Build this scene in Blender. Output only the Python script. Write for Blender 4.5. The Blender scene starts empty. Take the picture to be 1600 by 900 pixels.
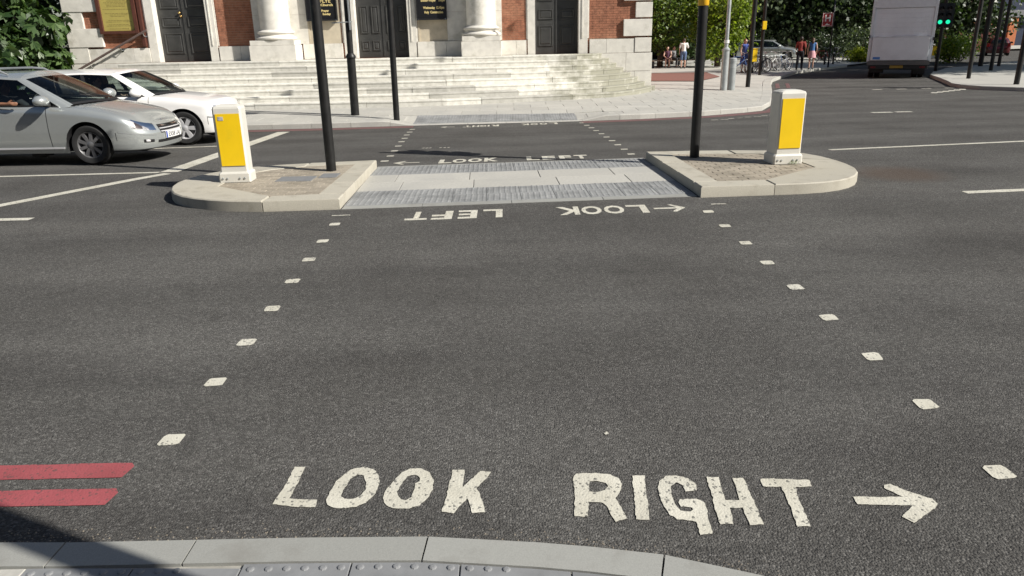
import bpy, bmesh, math, random
import numpy as np
from mathutils import Vector, Matrix, geometry
random.seed(7); RNG = np.random.default_rng(11)
S = bpy.context.scene
COL = S.collection
R = math.radians

# ------------------------------------------------------------------ camera, sky, sun, exposure
cam_d = bpy.data.cameras.new('camera'); cam = bpy.data.objects.new('camera', cam_d); COL.objects.link(cam)
S.camera = cam
cam_d.sensor_width = 36.0; cam_d.lens = 36.0 * 1150 / 1600; cam_d.clip_start = 0.05; cam_d.clip_end = 900
cam.matrix_world = Matrix.Translation((0, 0, 1.92)) @ Matrix.Rotation(R(90 - 18.64), 4, 'X') @ Matrix.Rotation(R(-1.2), 4, 'Z')
SUN_AZ = math.atan2(0.908, -0.419)          # clockwise from +Y; light comes from the right, a little behind the camera
SUN_EL = R(36.5)
w = bpy.data.worlds.new('World'); S.world = w; w.use_nodes = True
nt = w.node_tree; bg = nt.nodes['Background']
sky = nt.nodes.new('ShaderNodeTexSky'); sky.sky_type = 'NISHITA'; sky.sun_disc = False
sky.sun_elevation = SUN_EL; sky.sun_rotation = SUN_AZ; sky.air_density = 1.0; sky.dust_density = 1.2; sky.ozone_density = 1.0
nt.links.new(sky.outputs[0], bg.inputs[0]); bg.inputs[1].default_value = 0.05
sd = bpy.data.lights.new('sun', 'SUN'); sd.energy = 5.0; sd.angle = R(0.55); sd.color = (1.0, 0.955, 0.88)
sun = bpy.data.objects.new('sun', sd); COL.objects.link(sun)
sv = Vector((math.sin(SUN_AZ) * math.cos(SUN_EL), math.cos(SUN_AZ) * math.cos(SUN_EL), math.sin(SUN_EL)))
sun.rotation_euler = sv.to_track_quat('Z', 'Y').to_euler(); sun.location = sv * 60
S.view_settings.view_transform = 'Standard'; S.view_settings.look = 'None'
S.view_settings.exposure = 0.48; S.view_settings.gamma = 1.0; S.view_settings.use_curve_mapping = False
S.render.engine = 'CYCLES'
S.cycles.max_bounces = 6; S.cycles.transparent_max_bounces = 12; S.cycles.caustics_reflective = False; S.cycles.caustics_refractive = False
S.cycles.sample_clamp_indirect = 6.0

# ------------------------------------------------------------------ materials
MATS = {}
def nmat(name):
    m = bpy.data.materials.new(name); m.use_nodes = True
    n = m.node_tree.nodes; b = n['Principled BSDF']
    return m, m.node_tree, n, b
def ramp(nt, fac, stops):
    r = nt.nodes.new('ShaderNodeValToRGB'); e = r.color_ramp.elements
    while len(e) < len(stops): e.new(0.5)
    for i, (p, c) in enumerate(stops):
        e[i].position = p; e[i].color = (*c, 1) if len(c) == 3 else c
    nt.links.new(fac, r.inputs[0]); return r.outputs[0]
def tex(nt, kind, scale, detail=3.0, rough=0.55, vec=None, **kw):
    t = nt.nodes.new('ShaderNodeTex' + kind)
    t.inputs['Scale'].default_value = scale
    if kind == 'Noise':
        t.inputs['Detail'].default_value = detail; t.inputs['Roughness'].default_value = rough
    if vec is not None: nt.links.new(vec, t.inputs['Vector'])
    return t
def wpos(nt):
    g = nt.nodes.new('ShaderNodeNewGeometry'); return g.outputs['Position']
def opos(nt):
    g = nt.nodes.new('ShaderNodeTexCoord'); return g.outputs['Object']
def mixc(nt, fac, a, b, mode='MIX'):
    m = nt.nodes.new('ShaderNodeMix'); m.data_type = 'RGBA'; m.blend_type = mode
    for sock, v in ((m.inputs[0], fac), (m.inputs[6], a), (m.inputs[7], b)):
        if hasattr(v, 'is_output') or hasattr(v, 'links'): nt.links.new(v, sock)
        elif isinstance(v, (int, float)): sock.default_value = v
        else: sock.default_value = (*v, 1)
    return m.outputs[2]
def bump(nt, h, strength, dist, b):
    u = nt.nodes.new('ShaderNodeBump'); u.inputs['Strength'].default_value = strength; u.inputs['Distance'].default_value = dist
    nt.links.new(h, u.inputs['Height']); nt.links.new(u.outputs[0], b.inputs['Normal'])
def mth(nt, op, a, b=None):
    m = nt.nodes.new('ShaderNodeMath'); m.operation = op
    for i, v in enumerate((a, b)):
        if v is None: continue
        if isinstance(v, (int, float)): m.inputs[i].default_value = v
        else: nt.links.new(v, m.inputs[i])
    return m.outputs[0]

def simple(name, col, rough=0.6, metal=0.0, var=0.12, scale=6.0, bmp=0.0, bscale=60.0, bdist=0.004, coat=0.0, rnd=0.0, spec=0.5, local=False, dirt=None):
    """plain surface with a little colour drift, fine relief and, when asked, a shade of its own for every piece"""
    if name in MATS: return MATS[name]
    m, nt, n, b = nmat(name)
    pos = opos(nt) if local else wpos(nt)
    t = tex(nt, 'Noise', scale, 4, vec=pos)
    lo = tuple(c * (1 - var) for c in col); hi = tuple(min(1, c * (1 + var)) for c in col)
    c = ramp(nt, t.outputs[0], [(0.3, lo), (0.7, hi)])
    if rnd:
        o = n.new('ShaderNodeObjectInfo')
        v = mth(nt, 'MULTIPLY_ADD', o.outputs['Random'], 2 * rnd); nt.nodes[-1].inputs[2].default_value = 1 - rnd
        h = n.new('ShaderNodeHueSaturation'); nt.links.new(v, h.inputs['Value']); nt.links.new(c, h.inputs['Color']); c = h.outputs[0]
    if dirt:
        dcol, dscale, lo_, hi_ = dirt
        t2 = tex(nt, 'Noise', dscale, 6, 0.65, vec=pos)
        f = ramp(nt, t2.outputs[0], [(lo_, (0, 0, 0)), (hi_, (1, 1, 1))])
        c = mixc(nt, f, c, dcol)
    nt.links.new(c, b.inputs['Base Color'])
    b.inputs['Roughness'].default_value = rough; b.inputs['Metallic'].default_value = metal
    b.inputs['Coat Weight'].default_value = coat; b.inputs['Specular IOR Level'].default_value = spec
    if coat: b.inputs['Coat Roughness'].default_value = 0.04
    if bmp:
        t3 = tex(nt, 'Noise', bscale, 5, 0.6, vec=pos); bump(nt, t3.outputs[0], bmp, bdist, b)
    MATS[name] = m; return m

def make_asphalt():
    m, nt, n, b = nmat('asphalt'); pos = wpos(nt)
    v = tex(nt, 'Voronoi', 112, vec=pos); v.inputs['Randomness'].default_value = 1.0
    sep = n.new('ShaderNodeSeparateColor'); nt.links.new(v.outputs['Color'], sep.inputs[0])
    c = ramp(nt, sep.outputs[0], [(0.0, (0.058, 0.0565, 0.0545)), (0.5, (0.089, 0.0868, 0.083)), (0.86, (0.122, 0.119, 0.1135)), (1.0, (0.168, 0.164, 0.157))])
    big = tex(nt, 'Noise', 0.55, 5, 0.6, vec=pos)
    k = ramp(nt, big.outputs[0], [(0.32, (0.84, 0.83, 0.82)), (0.68, (1.14, 1.14, 1.13))])
    c = mixc(nt, 1.0, c, k, 'MULTIPLY')
    # long worn streaks along the carriageway
    mp = n.new('ShaderNodeMapping'); mp.inputs['Rotation'].default_value = (0, 0, R(-5)); mp.inputs['Scale'].default_value = (0.25, 1.6, 1)
    nt.links.new(pos, mp.inputs[0])
    st = tex(nt, 'Noise', 1.3, 4, 0.6, vec=mp.outputs[0])
    c = mixc(nt, 1.0, c, ramp(nt, st.outputs[0], [(0.35, (0.90, 0.90, 0.90)), (0.65, (1.08, 1.08, 1.07))]), 'MULTIPLY')
    # tyre-polished wheel tracks along both lanes and dark drips between them
    sp0 = n.new('ShaderNodeSeparateXYZ'); nt.links.new(pos, sp0.inputs[0])
    tt = mth(nt, 'ADD', mth(nt, 'SUBTRACT', sp0.outputs[1], mth(nt, 'MULTIPLY', sp0.outputs[0], 0.10)), mth(nt, 'MULTIPLY', big.outputs[0], 0.8))
    tr = mth(nt, 'SINE', mth(nt, 'MULTIPLY', tt, 3.9))
    c = mixc(nt, 1.0, c, ramp(nt, mth(nt, 'MULTIPLY_ADD', tr, 0.5), [(0.0, (0.93, 0.93, 0.93)), (1.0, (1.07, 1.07, 1.07))]), 'MULTIPLY'); nt.nodes[-3].inputs[2].default_value = 0.5
    oil = tex(nt, 'Noise', 2.6, 3, 0.5, vec=pos)
    c = mixc(nt, 1.0, c, ramp(nt, oil.outputs[0], [(0.62, (1, 1, 1)), (0.76, (0.86, 0.86, 0.86))]), 'MULTIPLY')
    # pale scuffs just in front of the refuge
    mp2 = n.new('ShaderNodeMapping'); mp2.inputs['Scale'].default_value = (1.0, 2.6, 1); nt.links.new(pos, mp2.inputs[0])
    sc = tex(nt, 'Noise', 9, 7, 0.75, vec=mp2.outputs[0])
    sf = ramp(nt, sc.outputs[0], [(0.60, (0, 0, 0)), (0.70, (1, 1, 1))])
    spy = n.new('ShaderNodeSeparateXYZ'); nt.links.new(pos, spy.inputs[0])
    band = mth(nt, 'SUBTRACT', spy.outputs[1], mth(nt, 'MULTIPLY', spy.outputs[0], 0.10))
    bd = ramp(nt, mth(nt, 'MULTIPLY', mth(nt, 'ABSOLUTE', mth(nt, 'SUBTRACT', band, 7.2)), 1.6), [(0.0, (0.36,) * 3), (1.0, (0.02,) * 3)])
    c = mixc(nt, mixc(nt, 1.0, sf, bd, 'MULTIPLY'), c, (0.21, 0.21, 0.20))
    # brown spill beside the rounded nose of the right-hand refuge
    vm = n.new('ShaderNodeVectorMath'); vm.operation = 'DISTANCE'; vm.inputs[1].default_value = (5.05, 9.55, 0.16); nt.links.new(pos, vm.inputs[0])
    dn = mth(nt, 'ADD', vm.outputs['Value'], mth(nt, 'MULTIPLY', big.outputs[0], 0.5))
    c = mixc(nt, ramp(nt, dn, [(0.55, (0.55,) * 3), (0.95, (0, 0, 0))]), c, (0.10, 0.072, 0.055))
    # lost paint chips and grit
    v3 = tex(nt, 'Voronoi', 13, vec=pos)
    c = mixc(nt, ramp(nt, v3.outputs['Distance'], [(0.030, (0.7,) * 3), (0.05, (0, 0, 0))]), c, (0.24, 0.24, 0.23))
    nt.links.new(c, b.inputs['Base Color'])
    b.inputs['Roughness'].default_value = 0.93; b.inputs['Specular IOR Level'].default_value = 0.12
    f = tex(nt, 'Noise', 240, 2, vec=pos)
    hgt = mth(nt, 'ADD', mth(nt, 'MULTIPLY', v.outputs['Distance'], -1.0), mth(nt, 'MULTIPLY', f.outputs[0], 0.35))
    bump(nt, hgt, 0.9, 0.006, b)
    return m
ASPH = make_asphalt()
def make_paint(name, col, wear_lo=0.62, wear_hi=0.70, wcol=(0.10, 0.10, 0.095)):
    m, nt, n, b = nmat(name); pos = wpos(nt)
    t = tex(nt, 'Noise', 5, 4, vec=pos)
    c = ramp(nt, t.outputs[0], [(0.3, tuple(x * 0.86 for x in col)), (0.7, col)])
    t2 = tex(nt, 'Noise', 38, 6, 0.7, vec=pos)
    c = mixc(nt, ramp(nt, t2.outputs[0], [(wear_lo, (0, 0, 0)), (wear_hi, (0.85,) * 3)]), c, wcol)
    v0 = tex(nt, 'Voronoi', 95, vec=pos); se = n.new('ShaderNodeSeparateColor'); nt.links.new(v0.outputs['Color'], se.inputs[0])
    t4 = tex(nt, 'Noise', 7, 3, vec=pos)
    pit = mth(nt, 'SUBTRACT', se.outputs[1], mth(nt, 'MULTIPLY', t4.outputs[0], 0.30))
    c = mixc(nt, ramp(nt, pit, [(0.74, (0, 0, 0)), (0.80, (0.8,) * 3)]), c, wcol)
    grime = tex(nt, 'Noise', 2.2, 5, 0.6, vec=pos)
    c = mixc(nt, 1.0, c, ramp(nt, grime.outputs[0], [(0.35, (1, 1, 1)), (0.7, (0.80, 0.79, 0.76))]), 'MULTIPLY')
    nt.links.new(c, b.inputs['Base Color']); b.inputs['Roughness'].default_value = 0.7
    v = tex(nt, 'Voronoi', 95, vec=pos)
    bump(nt, mth(nt, 'MULTIPLY', v.outputs['Distance'], -1.0), 0.35, 0.004, b)
    return m
PAINT = make_paint('road_paint_white', (0.62, 0.60, 0.515))
PAINTW = make_paint('road_paint_worn', (0.62, 0.60, 0.52), 0.53, 0.63)
PRED = make_paint('road_paint_red', (0.36, 0.085, 0.095), 0.60, 0.72, (0.14, 0.07, 0.07))
PREDW = make_paint('road_paint_red_worn', (0.20, 0.085, 0.082), 0.46, 0.62, (0.085, 0.077, 0.074))

GRAN = simple('granite', (0.29, 0.292, 0.272), 0.75, var=0.10, scale=180, bmp=0.25, bscale=300, bdist=0.002, rnd=0.05, dirt=((0.22, 0.215, 0.195), 3.0, 0.52, 0.72))
ISLK = simple('island_granite', (0.41, 0.385, 0.32), 0.75, var=0.13, scale=120, bmp=0.3, bscale=200, bdist=0.003, rnd=0.05, dirt=((0.30, 0.275, 0.22), 4.0, 0.52, 0.74))
SLAB = simple('paving_concrete', (0.42, 0.41, 0.372), 0.8, var=0.10, scale=30, bmp=0.2, bscale=160, bdist=0.002, rnd=0.07, dirt=((0.36, 0.355, 0.33), 1.1, 0.48, 0.72))
JOINT = simple('paving_joint', (0.30, 0.29, 0.26), 0.95, var=0.2, scale=12)
TACT = simple('tactile_grey', (0.20, 0.205, 0.21), 0.78, var=0.12, scale=14, bmp=0.15, bscale=200, bdist=0.002, rnd=0.08, dirt=((0.17, 0.175, 0.18), 2.5, 0.50, 0.70))
TACTL = simple('tactile_pale', (0.255, 0.26, 0.258), 0.8, var=0.12, scale=14, bmp=0.15, bscale=200, bdist=0.002, rnd=0.09, dirt=((0.16, 0.165, 0.165), 2.5, 0.46, 0.70))
BLOCK = simple('block_paver', (0.31, 0.272, 0.215), 0.85, var=0.15, scale=40, bmp=0.3, bscale=150, bdist=0.002, rnd=0.14, dirt=((0.20, 0.175, 0.135), 3.0, 0.50, 0.70))
STONE = simple('limestone', (0.66, 0.635, 0.575), 0.8, var=0.10, scale=5, bmp=0.2, bscale=60, bdist=0.004, rnd=0.05, dirt=((0.44, 0.42, 0.355), 2.2, 0.55, 0.78))
STONEB = simple('buff_stone', (0.52, 0.455, 0.345), 0.85, var=0.10, scale=4, bmp=0.2, bscale=60, bdist=0.004, dirt=((0.38, 0.33, 0.25), 1.6, 0.48, 0.72))
def make_step_stone():
    m, nt, n, b = nmat('step_stone'); pos = wpos(nt)
    t = tex(nt, 'Noise', 7, 5, vec=pos)
    c = ramp(nt, t.outputs[0], [(0.3, (0.52, 0.505, 0.45)), (0.7, (0.70, 0.685, 0.625))])
    o = n.new('ShaderNodeObjectInfo'); h = n.new('ShaderNodeHueSaturation')
    nt.links.new(ramp(nt, o.outputs['Random'], [(0.0, (0.68,) * 3), (0.18, (0.88,) * 3), (0.35, (1.02,) * 3), (1.0, (1.12,) * 3)]), h.inputs['Value']); nt.links.new(c, h.inputs['Color'])
    # grey-green algae on the weathered right-hand end and in the sheltered upper corners
    sp = n.new('ShaderNodeSeparateXYZ'); nt.links.new(pos, sp.inputs[0])
    t2 = tex(nt, 'Noise', 1.7, 6, 0.7, vec=pos)
    side = ramp(nt, mth(nt, 'MULTIPLY_ADD', sp.outputs[0], 0.16), [(0.25, (0, 0, 0)), (0.75, (0.42,) * 3)])
    nt.nodes[-2].inputs[2].default_value = 0.20
    f = ramp(nt, mth(nt, 'ADD', t2.outputs[0], side), [(0.58, (0, 0, 0)), (0.86, (0.85,) * 3)])
    c = mixc(nt, f, h.outputs[0], (0.225, 0.22, 0.165))
    nt.links.new(c, b.inputs['Base Color']); b.inputs['Roughness'].default_value = 0.85
    bump(nt, tex(nt, 'Noise', 45, 6, 0.65, vec=pos).outputs[0], 0.35, 0.008, b)
    return m
STEP = make_step_stone()
BRICK = simple('red_brick', (0.30, 0.125, 0.072), 0.9, var=0.30, scale=9, bmp=0.3, bscale=120, bdist=0.003, dirt=((0.46, 0.23, 0.14), 1.4, 0.5, 0.8))
MORT = simple('mortar', (0.40, 0.30, 0.23), 0.95, var=0.15, scale=20)
def make_brickwall():
    m, nt, n, b = nmat('brickwork_far')
    mp = n.new('ShaderNodeMapping'); mp.inputs['Rotation'].default_value = (R(90), 0, 0); nt.links.new(wpos(nt), mp.inputs[0])
    t = n.new('ShaderNodeTexBrick'); nt.links.new(mp.outputs[0], t.inputs[0]); t.inputs['Scale'].default_value = 1.0
    t.inputs['Brick Width'].default_value = 0.225; t.inputs['Row Height'].default_value = 0.075; t.inputs['Mortar Size'].default_value = 0.008
    t.inputs['Color1'].default_value = (0.36, 0.14, 0.075, 1); t.inputs['Color2'].default_value = (0.27, 0.095, 0.055, 1); t.inputs['Mortar'].default_value = (0.4, 0.3, 0.23, 1)
    nt.links.new(t.outputs[0], b.inputs['Base Color']); b.inputs['Roughness'].default_value = 0.9
    return m
BRICKF = make_brickwall()
DOORP = simple('black_door_paint', (0.046, 0.046, 0.044), 0.40, var=0.25, scale=3, bmp=0.12, bscale=25, bdist=0.004)
BLACKP = simple('black_pole_paint', (0.013, 0.013, 0.013), 0.45, var=0.3, scale=8, spec=0.35, bmp=0.1, bscale=50, bdist=0.003, dirt=((0.045, 0.042, 0.038), 5, 0.62, 0.75))
GALV = simple('galvanised', (0.40, 0.42, 0.42), 0.5, 0.5, var=0.15, scale=6)
BOLW = simple('bollard_plastic', (0.60, 0.585, 0.53), 0.42, var=0.05, scale=4, dirt=((0.46, 0.475, 0.40), 5, 0.60, 0.80))
YELL = simple('yellow_sheet', (0.80, 0.535, 0.008), 0.40, var=0.05, scale=3, dirt=((0.66, 0.48, 0.02), 4, 0.58, 0.80))
DARK = simple('dark_rubber', (0.018, 0.018, 0.018), 0.8, var=0.2, scale=20)
BLK = simple('black_plastic', (0.012, 0.012, 0.013), 0.55, var=0.2, scale=10)
CHROME = simple('chrome', (0.75, 0.75, 0.76), 0.12, 1.0, var=0.02)
ALLOY = simple('alloy', (0.62, 0.62, 0.63), 0.35, 0.35, var=0.05)
ALLOYD = simple('dark_alloy', (0.20, 0.20, 0.205), 0.35, 0.5, var=0.1)
GOLD = simple('gilt_lettering', (0.72, 0.58, 0.26), 0.45, 0.1, var=0.05)
BRASS = simple('brass', (0.55, 0.36, 0.14), 0.3, 0.9, var=0.1)
RAILM = simple('brown_handrail', (0.16, 0.115, 0.105), 0.42, 0.2, var=0.1)
OAK = simple('brown_frame', (0.085, 0.03, 0.02), 0.5, var=0.2)
NOTE = simple('gilt_board', (0.42, 0.35, 0.10), 0.5, var=0.08, scale=5)
NOTET = simple('faded_board_text', (0.24, 0.19, 0.06), 0.6)
WHITE = simple('white_paint', (0.78, 0.77, 0.73), 0.5, var=0.04)
PLATE = simple('number_plate_white', (0.78, 0.78, 0.76), 0.35, var=0.02)
PLATEY = simple('number_plate_yellow', (0.30, 0.20, 0.03), 0.4, var=0.04)
EUB = simple('plate_band_blue', (0.02, 0.06, 0.35), 0.4, var=0.05)
SEATM = simple('seat_fabric', (0.055, 0.05, 0.045), 0.9, var=0.2, scale=20)
SEATP = simple('seat_pale', (0.34, 0.27, 0.19), 0.85, var=0.1)
REDS = simple('red_sign', (0.30, 0.015, 0.02), 0.5, var=0.06)
def car_paint(name, col, metal, rough):
    m, nt, n, b = nmat(name)
    b.inputs['Base Color'].default_value = (*col, 1); b.inputs['Metallic'].default_value = metal; b.inputs['Roughness'].default_value = rough
    b.inputs['Coat Weight'].default_value = 0.8; b.inputs['Coat Roughness'].default_value = 0.03
    t = tex(nt, 'Noise', 2.2, 5, vec=opos(nt))
    nt.links.new(ramp(nt, t.outputs[0], [(0.3, tuple(c * 0.93 for c in col)), (0.7, col)]), b.inputs['Base Color'])
    return m
SILVER = car_paint('silver_paint', (0.48, 0.505, 0.495), 0.55, 0.27)
CWHITE = car_paint('white_car_paint', (0.80, 0.79, 0.77), 0.0, 0.3)
CRED = car_paint('dark_red_paint', (0.09, 0.008, 0.01), 0.2, 0.3)
def glass(name, tint, refl=1.0):
    m = bpy.data.materials.new(name); m.use_nodes = True; nt = m.node_tree; n = nt.nodes; n.remove(n['Principled BSDF'])
    tr = n.new('ShaderNodeBsdfTransparent'); tr.inputs[0].default_value = (*tint, 1)
    gl = n.new('ShaderNodeBsdfGlossy'); gl.inputs['Roughness'].default_value = 0.03; gl.inputs[0].default_value = (refl, refl, refl, 1)
    fr = n.new('ShaderNodeFresnel'); fr.inputs[0].default_value = 1.5
    mx = n.new('ShaderNodeMixShader'); nt.links.new(fr.outputs[0], mx.inputs[0]); nt.links.new(tr.outputs[0], mx.inputs[1]); nt.links.new(gl.outputs[0], mx.inputs[2])
    nt.links.new(mx.outputs[0], n['Material Output'].inputs[0]); return m
GLASS = glass('car_glass', (0.78, 0.86, 0.83)); GLASSD = glass('tinted_glass', (0.50, 0.56, 0.54)); LAMPG = glass('lamp_glass', (0.9, 0.9, 0.9))
WINDOW = simple('dark_window', (0.02, 0.022, 0.025), 0.12, var=0.3, scale=1)
def lamp_mat(name, col, e):
    m, nt, n, b = nmat(name); b.inputs['Base Color'].default_value = (*col, 1)
    b.inputs['Emission Color'].default_value = (*col, 1); b.inputs['Emission Strength'].default_value = e; return m
GREENL = lamp_mat('green_signal', (0.01, 0.55, 0.28), 1.3)
REDL = lamp_mat('red_signal', (0.75, 0.02, 0.02), 1.2)
def leaf_mat(name, lo, hi, trans=0.35, rough=0.45):
    m = bpy.data.materials.new(name); m.use_nodes = True; nt = m.node_tree; n = nt.nodes; b = n['Principled BSDF']
    g = n.new('ShaderNodeNewGeometry')
    c = ramp(nt, g.outputs['Random Per Island'], [(0.0, lo), (0.6, tuple((a + d) / 2 for a, d in zip(lo, hi))), (1.0, hi)])
    t = tex(nt, 'Noise', 0.8, 3, vec=g.outputs['Position'])
    c = mixc(nt, 1.0, c, ramp(nt, t.outputs[0], [(0.3, (0.75, 0.78, 0.8)), (0.7, (1.15, 1.12, 1.0))]), 'MULTIPLY')
    nt.links.new(c, b.inputs['Base Color']); b.inputs['Roughness'].default_value = rough
    tl = n.new('ShaderNodeBsdfTranslucent'); nt.links.new(mixc(nt, 1.0, c, (1.3, 1.5, 0.6), 'MULTIPLY'), tl.inputs[0])
    mx = n.new('ShaderNodeMixShader'); mx.inputs[0].default_value = trans
    nt.links.new(b.outputs[0], mx.inputs[1]); nt.links.new(tl.outputs[0], mx.inputs[2]); nt.links.new(mx.outputs[0], n['Material Output'].inputs[0])
    return m
LEAFB = leaf_mat('leaf_broad', (0.025, 0.055, 0.018), (0.10, 0.16, 0.055), 0.25, 0.4)
LEAFY = leaf_mat('leaf_yellow_green', (0.09, 0.14, 0.014), (0.28, 0.35, 0.045), 0.4)
LEAFG = leaf_mat('leaf_mid_green', (0.06, 0.11, 0.02), (0.19, 0.26, 0.055), 0.35)
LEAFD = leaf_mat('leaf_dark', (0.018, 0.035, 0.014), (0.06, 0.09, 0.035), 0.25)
LEAFS = leaf_mat('leaf_silver_green', (0.06, 0.085, 0.05), (0.17, 0.21, 0.13), 0.25)
LEAFL = leaf_mat('leaf_lime', (0.22, 0.26, 0.02), (0.40, 0.42, 0.06), 0.4)
BARK = simple('bark', (0.075, 0.06, 0.045), 0.95, var=0.3, scale=8, bmp=0.6, bscale=18, bdist=0.02)

# ------------------------------------------------------------------ mesh helpers
class MB:
    def __init__(s): s.v = []; s.f = []
    def add(s, vs, fs):
        o = len(s.v); s.v += [tuple(map(float, p)) for p in vs]; s.f += [tuple(i + o for i in f) for f in fs]; return s
    def box(s, x0, x1, y0, y1, z0, z1, bev=0.0):
        if bev <= 0:
            vs = [(x, y, z) for z in (z0, z1) for x, y in ((x0, y0), (x1, y0), (x1, y1), (x0, y1))]
            return s.add(vs, [(3, 2, 1, 0), (4, 5, 6, 7), (0, 1, 5, 4), (1, 2, 6, 5), (2, 3, 7, 6), (3, 0, 4, 7)])
        bm = bmesh.new(); bmesh.ops.create_cube(bm, size=1)
        for v in bm.verts: v.co = Vector(((x0 + x1) / 2 + v.co.x * (x1 - x0), (y0 + y1) / 2 + v.co.y * (y1 - y0), (z0 + z1) / 2 + v.co.z * (z1 - z0)))
        bmesh.ops.bevel(bm, geom=list(bm.edges), offset=bev, segments=2, profile=0.7, affect='EDGES')
        bm.verts.index_update(); s.add([v.co for v in bm.verts], [[v.index for v in f.verts] for f in bm.faces]); bm.free(); return s
    def prism(s, poly, z0, z1, chamfer=0.0):
        """poly: ccw (x,y); z0 may be a function of (x,y)"""
        n = len(poly); zf0 = z0 if callable(z0) else (lambda x, y: z0); zf1 = z1 if callable(z1) else (lambda x, y: z1)
        a = sum(poly[i][0] * poly[(i + 1) % n][1] - poly[(i + 1) % n][0] * poly[i][1] for i in range(n))
        if a < 0: poly = poly[::-1]
        vs = [(x, y, zf0(x, y)) for x, y in poly]
        fs = []
        if chamfer > 0:
            cx = sum(p[0] for p in poly) / n; cy = sum(p[1] for p in poly) / n
            ins = []
            for x, y in poly:
                d = math.hypot(x - cx, y - cy) or 1; k = max(0.0, 1 - chamfer * 1.3 / d); ins.append((cx + (x - cx) * k, cy + (y - cy) * k))
            vs += [(x, y, zf1(x, y) - chamfer) for x, y in poly]; vs += [(x, y, zf1(x, y)) for x, y in ins]
            for i in range(n):
                j = (i + 1) % n; fs += [(i, j, n + j, n + i), (n + i, n + j, 2 * n + j, 2 * n + i)]
            fs.append(tuple(range(2 * n, 3 * n)))
        else:
            vs += [(x, y, zf1(x, y)) for x, y in poly]
            for i in range(n):
                j = (i + 1) % n; fs.append((i, j, n + j, n + i))
            fs.append(tuple(range(n, 2 * n)))
        return s.add(vs, fs)
    def tube(s, pts, rad, seg=10, cap=True):
        pts = [Vector(p) for p in pts]; rad = rad if isinstance(rad, (list, tuple)) else [rad] * len(pts)
        vs = []; fs = []; up = None
        for i, p in enumerate(pts):
            d = (pts[min(i + 1, len(pts) - 1)] - pts[max(i - 1, 0)]).normalized()
            if up is None: up = Vector((0, 0, 1)) if abs(d.z) < 0.9 else Vector((1, 0, 0))
            a = d.cross(up).normalized(); b_ = a.cross(d).normalized(); up = b_
            for k in range(seg):
                t = 2 * math.pi * k / seg; vs.append(p + a * (math.cos(t) * rad[i]) + b_ * (math.sin(t) * rad[i]))
        for i in range(len(pts) - 1):
            for k in range(seg):
                k2 = (k + 1) % seg; fs.append((i * seg + k, i * seg + k2, (i + 1) * seg + k2, (i + 1) * seg + k))
        if cap:
            fs.append(tuple(range(seg))[::-1]); fs.append(tuple(range((len(pts) - 1) * seg, len(pts) * seg)))
        return s.add(vs, fs)
    def lathe(s, prof, c=(0, 0, 0), axis='Z', seg=24, close=False):
        vs = []; fs = []; n = len(prof)
        for k in range(seg):
            t = 2 * math.pi * k / seg; ct, st = math.cos(t), math.sin(t)
            for r, h in prof:
                p = (r * ct, r * st, h) if axis == 'Z' else ((r * ct, h, r * st) if axis == 'Y' else (h, r * ct, r * st))
                vs.append((p[0] + c[0], p[1] + c[1], p[2] + c[2]))
        m = n if close else n - 1
        for k in range(seg):
            k2 = (k + 1) % seg
            for i in range(m):
                j = (i + 1) % n; fs.append((k * n + i, k2 * n + i, k2 * n + j, k * n + j))
        return s.add(vs, fs)
    def ball(s, c, r, seg=12, rings=8):
        r = r if isinstance(r, (tuple, list)) else (r, r, r)
        vs = [(c[0], c[1], c[2] - r[2])]; fs = []
        for i in range(1, rings):
            a = -math.pi / 2 + math.pi * i / rings
            for k in range(seg):
                t = 2 * math.pi * k / seg; vs.append((c[0] + r[0] * math.cos(a) * math.cos(t), c[1] + r[1] * math.cos(a) * math.sin(t), c[2] + r[2] * math.sin(a)))
        vs.append((c[0], c[1], c[2] + r[2])); top = len(vs) - 1
        for k in range(seg):
            k2 = (k + 1) % seg; fs.append((0, 1 + k2, 1 + k)); fs.append((top, 1 + (rings - 2) * seg + k, 1 + (rings - 2) * seg + k2))
            for i in range(rings - 2):
                a = 1 + i * seg; fs.append((a + k, a + k2, a + seg + k2, a + seg + k))
        return s.add(vs, fs)
    def limb(s, p, q, r1, r2, seg=10):
        s.tube([p, q], [r1, r2], seg); s.ball(p, r1, seg, 6); s.ball(q, r2, seg, 6); return s
    def xf(s, M):
        s.v = [tuple(M @ Vector(p)) for p in s.v]; return s
    def mesh(s, name, mat, smooth=False):
        me = bpy.data.meshes.new(name); me.from_pydata(s.v, [], s.f); me.update()
        if mat: me.materials.append(mat)
        if smooth:
            me.shade_smooth()
            if smooth is not True: me.set_sharp_from_angle(angle=R(smooth))
        return me
    def build(s, name, mat, parent=None, smooth=False, world=True):
        me = s.mesh(name, mat, smooth)
        return link(name, me, parent, world)
def link(name, me, parent=None, world=True):
    o = bpy.data.objects.new(name, me); COL.objects.link(o)
    if parent is not None:
        o.parent = parent
        if world:
            p = parent; t = Vector(p.location)
            while p.parent is not None: p = p.parent; t = t + Vector(p.location)
            o.location = -t
    return o
def tag(o, label=None, cat=None, group=None, kind=None):
    if label: o['label'] = label
    if cat: o['category'] = cat
    if group: o['group'] = group
    if kind: o['kind'] = kind
    return o
def thing(name, label, cat, loc=(0, 0, 0), rz=0.0, group=None):
    o = bpy.data.objects.new(name, None); COL.objects.link(o); o.location = loc; o.rotation_euler = (0, 0, rz); o.empty_display_size = 0.2
    return tag(o, label, cat, group)
def copy_tree(o, parent=None):
    c = o.copy(); COL.objects.link(c); c.parent = parent
    for ch in o.children: copy_tree(ch, c)
    return c
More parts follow.
